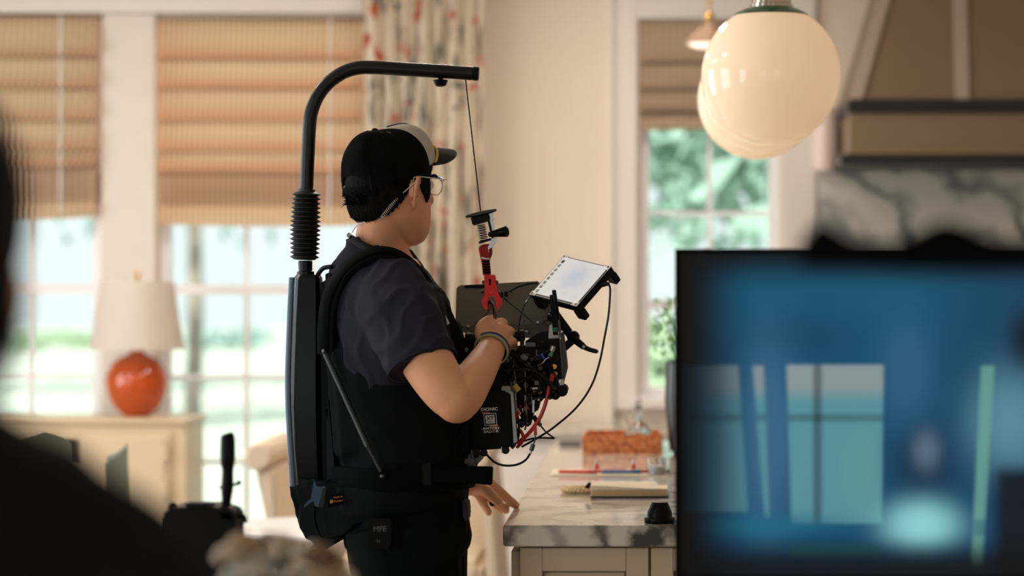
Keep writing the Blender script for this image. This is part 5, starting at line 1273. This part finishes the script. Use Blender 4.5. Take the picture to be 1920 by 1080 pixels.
def paint(o, fn):
    a = o.data.color_attributes.new('picture', 'FLOAT_COLOR', 'POINT')
    for i, v_ in enumerate(o.data.vertices): a.data[i].color = tuple(fn(v_.co))+(1,)
def mono(co):
    q = co-tl; M3 = Matrix((e1, e2, nn)).transposed().inverted(); u, v, _ = M3 @ q
    b_ = math.exp(-(((u-.55)/.22)**2+((v-.42)/.26)**2)); c = lin((206, 201, 194)); d = lin((178, 182, 194)); n_ = .03*noise.noise(V((u*9, v*9, 0)))
    return [c[k]+(d[k]-c[k])*b_*.9+n_ for k in range(3)]
paint(so, mono)
M_icon = mat('icon_dark', (70, 70, 72), .4); M_icon2 = mat('icon_grey', (178, 172, 166), .4)
for k in range(8):
    v0 = .12+k*.105; MB().prism([mp_(.075, v0, .0036), mp_(.125, v0, .0036), mp_(.125, v0+.07, .0036), mp_(.075, v0+.07, .0036)], -nn*.0005).build('screen_icon', M_icon if k == 0 else M_icon2, mn)
for (u, v) in ((0, 0), (1, 0), (0, 1), (1, 1)):
    su = 1 if u == 0 else -1; sv = 1 if v == 0 else -1
    MB().prism([mp_(u, v, .0022), mp_(u+su*.12, v, .0022), mp_(u+su*.12, v+sv*.05, .0022), mp_(u+su*.05, v+sv*.10, .0022), mp_(u, v+sv*.10, .0022)], -nn*.0012).build('corner_plate', M_white, mn)
    MB().prism([mp_(u+su*.03, v+sv*.02, .003), mp_(u+su*.045, v+sv*.02, .003), mp_(u+su*.045, v+sv*.06, .003), mp_(u+su*.03, v+sv*.06, .003)], -nn*.0005).build('corner_slot', M_gloss, mn)
    c = mp_(u+su*.06, v+sv*.07, -.031)
    MB().prism([mp_(u-su*.01, v-sv*.01, -.016), mp_(u+su*.15, v-sv*.01, -.016), mp_(u+su*.15, v+sv*.12, -.016), mp_(u-su*.01, v+sv*.12, -.016)], -nn*.026, .002).build('corner_guard', M_black, mn)
cab([(1136, 530, 6.0), (1142, 534, 6.0), (1144, 548, 6.0), (1141, 590, 6.0), (1134, 630, 6.0), (1124, 680, 5.99), (1108, 725, 5.99), (1080, 765, 5.985), (1040, 800, 5.985), (1010, 820, 5.985), (978, 838, 5.99)], .0023, 'monitor_cable')
MB().cyl(mp_(1, .35, -.012), P(1141, 532, 6.01), .006, 12, r2=.004).build('cable_plug', M_black, mn, smooth=True)
# articulated arm behind monitor
MB().cyl(P(1042, 590, 6.06), P(1074, 634, 6.05), .0095, 18).build('magic_arm', M_matte, cm, smooth=True)
MB().ball(P(1075, 632, 6.045), .014, 18).build('arm_joint', M_black, cm, smooth=True)
MB().cyl(P(1058, 652, 6.05), P(1076, 636, 6.05), .0085, 16).build('magic_arm', M_matte, cm, smooth=True)
MB().cyl(P(1078, 637, 6.03), P(1094, 650, 6.01), .0085, 16, r2=.007).build('arm_tilt_lever', M_black, cm, smooth=True)
MB().sweep(px2([(1092, 649, 6.01), (1104, 655, 6.0), (1118, 659, 5.99), (1120, 660, 5.99)]), [.0058, .005, .0048, .002], 12, sm=3).build('lever_tip', M_matte, cm, smooth=True)
MB().cyl(P(1094, 650, 6.0), P(1094.5, 650.3, 5.993), .0032, 12).build('bolt', M_silver, cm)

#===FOREGROUND===
# ------------------------------------------------------------------ second camera on tripod, lower left
CY = 4.7; c2 = thing('camera_with_microphone', 'dark camera on a tripod with an upright foam-tipped microphone, lower left', 'camera', (P(400, 0, CY).x, CY, 0))
def p2(x, y, Y=CY): return P(x, y, Y)
MB().prism([p2(318, 952), p2(400, 950), p2(438, 962), p2(440, 1085), p2(310, 1085), p2(305, 965)], (0, .12, 0), .004).build('camera_body', M_black, c2)
MB().sweep([p2(426, 812, CY+.05), p2(427, 818, CY+.05), p2(427, 840, CY+.05), p2(427, 862, CY+.05), p2(427, 872, CY+.05), p2(427, 885, CY+.05), p2(426, 915, CY+.05), p2(425, 932, CY+.05), p2(424, 960, CY+.05), p2(424, 1000, CY+.05)], [.007, .0118, .0128, .0128, .0112, .0098, .0105, .0088, .0075, .0075], 20, sm=3).build('microphone', M_black, c2, smooth=True)
MB().cyl(p2(432, 910, CY+.05), p2(448, 907, CY+.05), .0025, 10).ball(p2(448, 905, CY+.05), .0042, 10).build('mic_clamp_screw', M_black, c2, smooth=True)
MB().cyl(p2(412, 914, CY+.05), p2(424, 912, CY+.05), .0025, 10).build('mic_clamp_pin', M_black, c2)
MB().cyl(p2(430, 968, CY+.05), p2(452, 968, CY+.05), .004, 10).sweep([p2(450, 966, CY+.05), p2(458, 968, CY+.05), p2(461, 980, CY+.05)], .0035, 8, sm=3).build('side_knob', M_black, c2, smooth=True)
MB().bx(p2(345, 0).x, p2(388, 0).x, CY+.01, CY+.05, p2(0, 952).z, p2(0, 944).z, .002).build('top_plate', M_matte, c2)
for x in (324, 396): MB().ball(p2(x, 950, CY+.03), .008, 12).build('top_knob', M_black, c2, smooth=True)
MB().prism([p2(412, 950), p2(436, 955), p2(440, 980), p2(410, 975)], (0, .08, 0), .003).build('mic_mount', M_black, c2)
ctr = V((p2(375, 0).x, CY+.06, 0)); zt2 = p2(0, 1085).z
MB().cyl(ctr+V((0, 0, zt2-.12)), ctr+V((0, 0, zt2)), .03, 20).build('tripod_head', M_black, c2, smooth=True)
for k in range(3):
    a = 2*PI*k/3+.5; MB().cyl(ctr+V((0, 0, zt2-.10)), ctr+V((math.cos(a)*.42, math.sin(a)*.42, .0)), .014, 12, r2=.01).build('tripod_leg', M_black, c2, smooth=True)

# ------------------------------------------------------------------ bouquet on a side table
BYY = 3.2; bq = V((P(530, 0, BYY).x, BYY, 0))
tbl = thing('side_table', 'small round side table under the pale flower bouquet', 'table', bq)
MB().lathe(bq, [(.13, 0), (.13, .015), (.02, .03), (.018, .70), (.05, .715)], 28).build('pedestal', M_wood, tbl, smooth=True)
MB().lathe(bq+V((0, 0, .716)), [(.001, 0), (.22, 0), (.23, .01), (.22, .024), (.001, .024)], 40).build('tabletop', M_wood, tbl, smooth=True)
vz = thing('flower_vase', 'vase with a blurred bouquet of cream and beige flowers at bottom left', 'bouquet', bq+V((0, 0, .7405)))
MB().lathe(bq+V((0, 0, .7408)), [(.04, 0), (.06, .02), (.065, .08), (.04, .15), (.045, .18), (.04, .18), (.036, .15), (.001, .14)], 28).build('vase', M_wtab, vz, smooth=True)
rd = random.Random(21); mcols = [mat('petal_cream', (188, 172, 148), .8), mat('petal_beige', (164, 136, 102), .8), mat('petal_white', (200, 190, 172), .8), mat('petal_brown', (112, 86, 62), .8)]
topz = lambda x: 1.035+.02*math.sin(x*40)
spots = [(430, 1050), (455, 1030), (480, 1045), (505, 1020), (528, 1022), (545, 1040), (570, 1045), (600, 1050), (588, 1028), (625, 1058), (470, 1075), (520, 1070), (560, 1080), (610, 1085), (440, 1090), (500, 1100), (640, 1090), (540, 1105), (580, 1110)]
stm = MB()
for i, (x, y) in enumerate(spots):
    c = P(x, y, BYY+rd.uniform(-.06, .08)); r = rd.uniform(.016, .024) if y != 1028 else .009
    f = MB()
    for k in range(14):
        a = k*2.4; e = k/14; d = V((math.cos(a)*math.sqrt(e), math.sin(a)*math.sqrt(e), 1-e*.9)).normalized()
        f.ball(c+d*r*.55, r*.45, 8, (1, 1, .8))
    f.build('blossom', mcols[i % 4] if y != 1028 else mcols[2], vz, smooth=True)
    stm.sweep([bq+V((rd.uniform(-.015, .015), rd.uniform(-.015, .015), .88)), (c+bq+V((0, 0, .95)))/2+V((0, 0, -.02)), c], .0018, 5, sm=3)
stm.build('stems', M_leaf[1], vz)

# ------------------------------------------------------------------ large display on a stand, right
DY = 4.5; s6 = DY/F; dx0 = (1266-CX)*s6; dzt = H-(466-540)*s6; dw = .86; dh = .535
ds = thing('display_monitor', 'large black display showing a blue picture of windows and people, in the right foreground', 'monitor', (dx0+dw/2, DY+.1, 0))
MB().bx(dx0, dx0+dw, DY+.004, DY+.05, dzt-dh, dzt, .004).build('housing', mat('display_black', (4, 5, 5), .7, spec=.1), ds)
fx = MB(); bz = .008
for a in ((dx0, dx0+bz, dzt-dh, dzt), (dx0+dw-bz, dx0+dw, dzt-dh, dzt)): fx.bx(a[0], a[1], DY-.002, DY+.0035, a[2], a[3], .001)
fx.bx(dx0+bz, dx0+dw-bz, DY-.002, DY+.0035, dzt-bz, dzt, .001); fx.bx(dx0+bz, dx0+dw-bz, DY-.002, DY+.0035, dzt-dh, dzt-dh+bz, .001)
fx.build('bezel', mat('display_black', (8, 9, 10)), ds)
sc3 = MB().grid(lambda u, v: V((dx0+bz+(dw-2*bz)*u, DY+.002, dzt-dh+bz+(dh-2*bz)*v)), 300, 190).build('screen', emis_attr('display_glow', 1.0), ds)
def ss(a, b, x):
    t = max(0, min(1, (x-a)/(b-a))); return t*t*(3-2*t)
def box_m(x, y, x0, x1, y0, y1, s=5): return ss(x0-s, x0+s, x)*(1-ss(x1-s, x1+s, x))*ss(y0-s, y0+s, y)*(1-ss(y1-s, y1+s, y))
def blob(x, y, cx_, cy_, rx, ry): return math.exp(-(((x-cx_)/rx)**2+((y-cy_)/ry)**2)**1.3)
def mixc(a, b, t): return [a[k]+(b[k]-a[k])*t for k in range(3)]
def pic(co):
    x = co.x/s6+CX; y = 540-(co.z-H)/s6
    c = mixc(lin((0, 76, 104)), lin((4, 66, 98)), ss(560, 760, y)); c = mixc(c, lin((6, 52, 82)), ss(1650, 1920, x)*.7)
    c = mixc(c, lin((10, 56, 86)), blob(x, y, 1500, 630, 110, 40)*.6)
    c = mixc(c, lin((62, 104, 134)), blob(x, y, 1440, 820, 60, 190)*.7); c = mixc(c, lin((46, 96, 124)), blob(x, y, 1700, 700, 55, 110)*.6)
    top = lin((132, 146, 146)); low = lin((84, 138, 148)); wc = mixc(top, low, ss(720, 760, y))
    wc = mixc(wc, lin((96, 150, 140)), blob(x, y, 1620, 880, 50, 80)*.5)
    mull = 1-.55*box_m(x, y, 1525, 1541, 600, 1100, 4)-.0; hb = 1-.45*box_m(x, y, 1200, 1700, 777, 790, 5)
    c = mixc(c, [v*hb for v in mixc(wc, lin((70, 110, 118)), .35)], box_m(x, y, 1280, 1384+(y-685)*.07, 685, 960, 5)*ss(1262, 1385, x)*.75)
    c = mixc(c, [v*hb for v in wc], box_m(x, y, 1411+(y-685)*.08, 1432+(y-685)*.04, 686, 972, 4)*.75)
    c = mixc(c, [v*hb*mull for v in wc], box_m(x, y, 1475+(y-685)*.03, 1657-(y-685)*.012, 684, 982, 3)*.9)
    c = mixc(c, lin((3, 40, 64)), blob(x, y, 1735, 870, 62, 70)*.9)
    c = mixc(c, lin((84, 104, 124)), blob(x, y, 1737, 845, 27, 38)*.85)
    c = mixc(c, lin((86, 134, 150)), blob(x, y, 1895, 790, 80, 100)*.9)
    c = mixc(c, lin((2, 16, 28)), ss(1850, 1885, x)*ss(860, 900, y))
    c = mixc(c, lin((2, 20, 34)), blob(x, y, 1930, 635, 40, 55))
    c = mixc(c, lin((96, 150, 138)), box_m(x, y, 1840-(y-685)*.05, 1865-(y-685)*.06, 686, 1060, 3)*.8*(1-.5*box_m(x, y, 1800, 1900, 975, 1005, 4)))
    c = mixc(c, lin((132, 196, 200)), blob(x, y, 1728, 985, 72, 48)); c = mixc(c, lin((20, 96, 120)), blob(x, y, 1420, 985, 160, 22)*.8)
    c = mixc(c, lin((4, 30, 40)), box_m(x, y, 1270, 1640, 962, 972, 8)*.0)
    c = mixc(c, lin((30, 90, 80)), box_m(x, y, 1482, 1650, 1022, 1044, 4)*.5)
    e = ss(1290, 1425, x); e = max(e, .55*box_m(x, y, 1280, 1500, 685, 960, 6)*ss(1262, 1400, x)); e *= ss(468, 552, y)*(1-ss(995, 1062, y)*.92)
    return [max(0, v*e) for v in c]
paint(sc3, pic)
MB().cyl((dx0+dw/2, DY+.09, .04), (dx0+dw/2, DY+.09, dzt-.1), .02, 20).build('stand_pole', M_matte, ds, smooth=True)
MB().bx(dx0+dw/2-.1, dx0+dw/2+.1, DY+.0505, DY+.085, dzt-.38, dzt-.18, .004).build('mount_plate', M_matte, ds)
for k in range(5):
    a = 2*PI*k/5+.3; c = V((dx0+dw/2, DY+.09, .06)); e = c+V((math.cos(a)*.32, math.sin(a)*.32, -.02)); l_ = MB().cyl(c, e, .014, 10).build('stand_leg', M_matte, ds, smooth=True)
    MB().ball(e+V((0, 0, -.015)), .024, 14).build('caster', M_black, l_, smooth=True)
# near dark cloth flag on a stand, very close to the lens
NY = 2.2; nx = lambda px: (px-CX)*NY/F
nz_ = lambda py: H-(py-540)*NY/F
eq = thing('black_flag', 'heavily blurred black cloth flag draped along the top of the display, close to the lens', 'lighting flag', (nx(1760), NY, 0))
top = [(1496, 470), (1512, 440), (1540, 415), (1572, 432), (1610, 450), (1680, 455), (1735, 428), (1770, 415), (1815, 425), (1860, 446), (1960, 450), (2060, 445), (2160, 450)]
MB().prism([V((nx(x), NY, nz_(y))) for x, y in cr([tuple(map(float, t)) for t in top], 4)]+[V((nx(x), NY, nz_(y))) for x, y in ((2160, 500), (1800, 508), (1500, 500))], (0, .012, 0), .001).build('cloth', M_fabric, eq)
MB().bx(nx(1500), nx(2170), NY+.0125, NY+.02, nz_(490), nz_(478), .001).build('frame_bar', M_matte, eq)
MB().cyl((nx(2150), NY+.03, .02), (nx(2150), NY+.03, nz_(470)), .010, 14).build('stand_pole', M_matte, eq, smooth=True)
for k in range(3):
    a = 2*PI*k/3+.2; MB().cyl((nx(2150), NY+.03, .35), (nx(2150)+math.cos(a)*.38, NY+.03+math.sin(a)*.38, .01), .009, 10).build('stand_leg', M_matte, eq, smooth=True)

# ------------------------------------------------------------------ dark out-of-focus person at the left edge
FYY = 1.8; q = thing('person', 'out-of-focus person in dark clothes with dark hair, back turned, at the lower left edge', 'person', (P(-330, 0, FYY).x, FYY, 0))
fx_ = P(-330, 0, FYY).x; f = lambda x, y, z: V((fx_+x, FYY+y, z))
fh = lambda x, y, z: f(x-.014, y, z-.045 if z > 1.4 else z)
bb = MB()
bb.sweep([f(0, .02, 1.28), f(0, .03, 1.36), f(0, .03, 1.42)], [(.07, .07), (.056, .06), (.056, .06)], 20, up=(0, 1, 0), sm=3)
bb.sweep([fh(.02, .04, 1.385), fh(.045, .05, 1.42), fh(.052, .04, 1.50), fh(.052, .035, 1.56), fh(.052, .03, 1.61), fh(.052, .03, 1.635)], [(.045, .06), (.062, .085), (.074, .096), (.074, .096), (.055, .075), (.015, .02)], 24, up=(0, 1, 0), sm=4)
bb.sweep([f(0, .03, 1.30), f(0, .02, 1.1), f(0, .02, .95), f(0, 0, .85)], [(.13, .09), (.15, .1), (.13, .09), (.15, .1)], 20, up=(0, 1, 0), sm=3)
bb.ball(fh(.052, .14, 1.48), .014, 10, (1, 1.5, 1.3))
for s in (-1, 1):
    bb.ball(fh(.052+s*.078, .03, 1.48), .018, 10, (.5, .8, 1.6))
    bb.limb([f(s*.16, .02, 1.24), f(s*.22, .0, 1.1), f(s*.23, .05, .98), f(s*.16, .20, .98)], [.05, .042, .036, .026], 14, up=(0, 1, 0))
    bb.limb([f(s*.16, .20, .98), f(s*.13, .27, .99)], [.026, .03], 10, up=(0, 0, 1))
    for k in range(4): bb.limb([f(s*(.105+k*.018), .28, .99), f(s*(.10+k*.018), .33, .985), f(s*(.10+k*.017), .35, .96)], [.009, .008, .007], 8, up=(0, 0, 1))
    bb.limb([f(s*.11, .24, 1.0), f(s*.08, .28, 1.01)], [.011, .009], 8, up=(0, 0, 1))
    bb.limb([f(s*.09, 0, .88), f(s*.1, .01, .48), f(s*.1, 0, .08)], [.085, .055, .036], 14, up=(0, 1, 0))
    bb.limb([f(s*.1, -.03, .05), f(s*.1, .14, .03)], [.035, .03], 12, up=(0, 0, 1))
bb.build('body', M_skin, q, remesh=.006, smo=3)
jk = MB()
jk.sweep([f(0, .03, 1.375), f(0, .03, 1.345), f(0, .03, 1.325), f(0, .03, 1.25), f(0, .025, 1.1), f(0, .02, .95), f(0, .02, .84)], [(.085, .075), (.13, .09), (.17, .11), (.21, .12), (.19, .125), (.165, .12), (.175, .125)], 28, up=(0, 1, 0), sm=4)
for s in (-1, 1): jk.sweep([f(s*.12, .02, 1.28), f(s*.195, .01, 1.235), f(s*.245, .0, 1.10), f(s*.25, .05, .98), f(s*.17, .19, .985)], [.058, .062, .056, .05, .038], 18, up=(0, 1, 0), sm=4)
M_dark = mat('dark_brown_jacket', (14, 12, 8), .85, spec=.2)
jk.build('jacket', M_dark, q, remesh=.008, smo=5)
pt_ = MB()
pt_.sweep([f(0, .02, .90), f(0, .015, .80)], [(.17, .122), (.165, .12)], 24, up=(0, 1, 0))
for s in (-1, 1): pt_.sweep([f(s*.085, 0.01, .88), f(s*.1, .01, .48), f(s*.1, 0, .10)], [.1, .075, .065], 16, up=(0, 1, 0), sm=4)
pt_.build('trousers', M_trous, q, remesh=.01, smo=3)
for s in (-1, 1): MB().sweep([f(s*.1, -.08, .03), f(s*.1, -.03, .05), f(s*.1, .1, .045), f(s*.1, .2, .02)], [(.03, .028), (.045, .048), (.045, .043), (.03, .018)], 14, up=(0, 0, 1), sm=3).build('shoe', M_black, q, smooth=True)
hr = MB(); hr.ball(fh(.052, .015, 1.535), .095, 24, (.93, 1.12, 1.12))
hr.sweep([fh(.052, -.02, 1.55), fh(.052, -.03, 1.46), fh(.04, -.035, 1.355)], [(.09, .09), (.092, .09), (.08, .07)], 20, up=(0, 1, 0), sm=3)
rd = random.Random(9)
for k in range(60):
    z = 1.44+rd.uniform(0, .03); hr.sweep([fh(.11, -.02, z), fh(.135, -.03, z+.004), fh(.14+rd.uniform(.004, .014), -.035, z+rd.uniform(-.01, .012))], [.003, .002, .0005], 5)
hr.build('hair', M_hair, q, smooth=True)
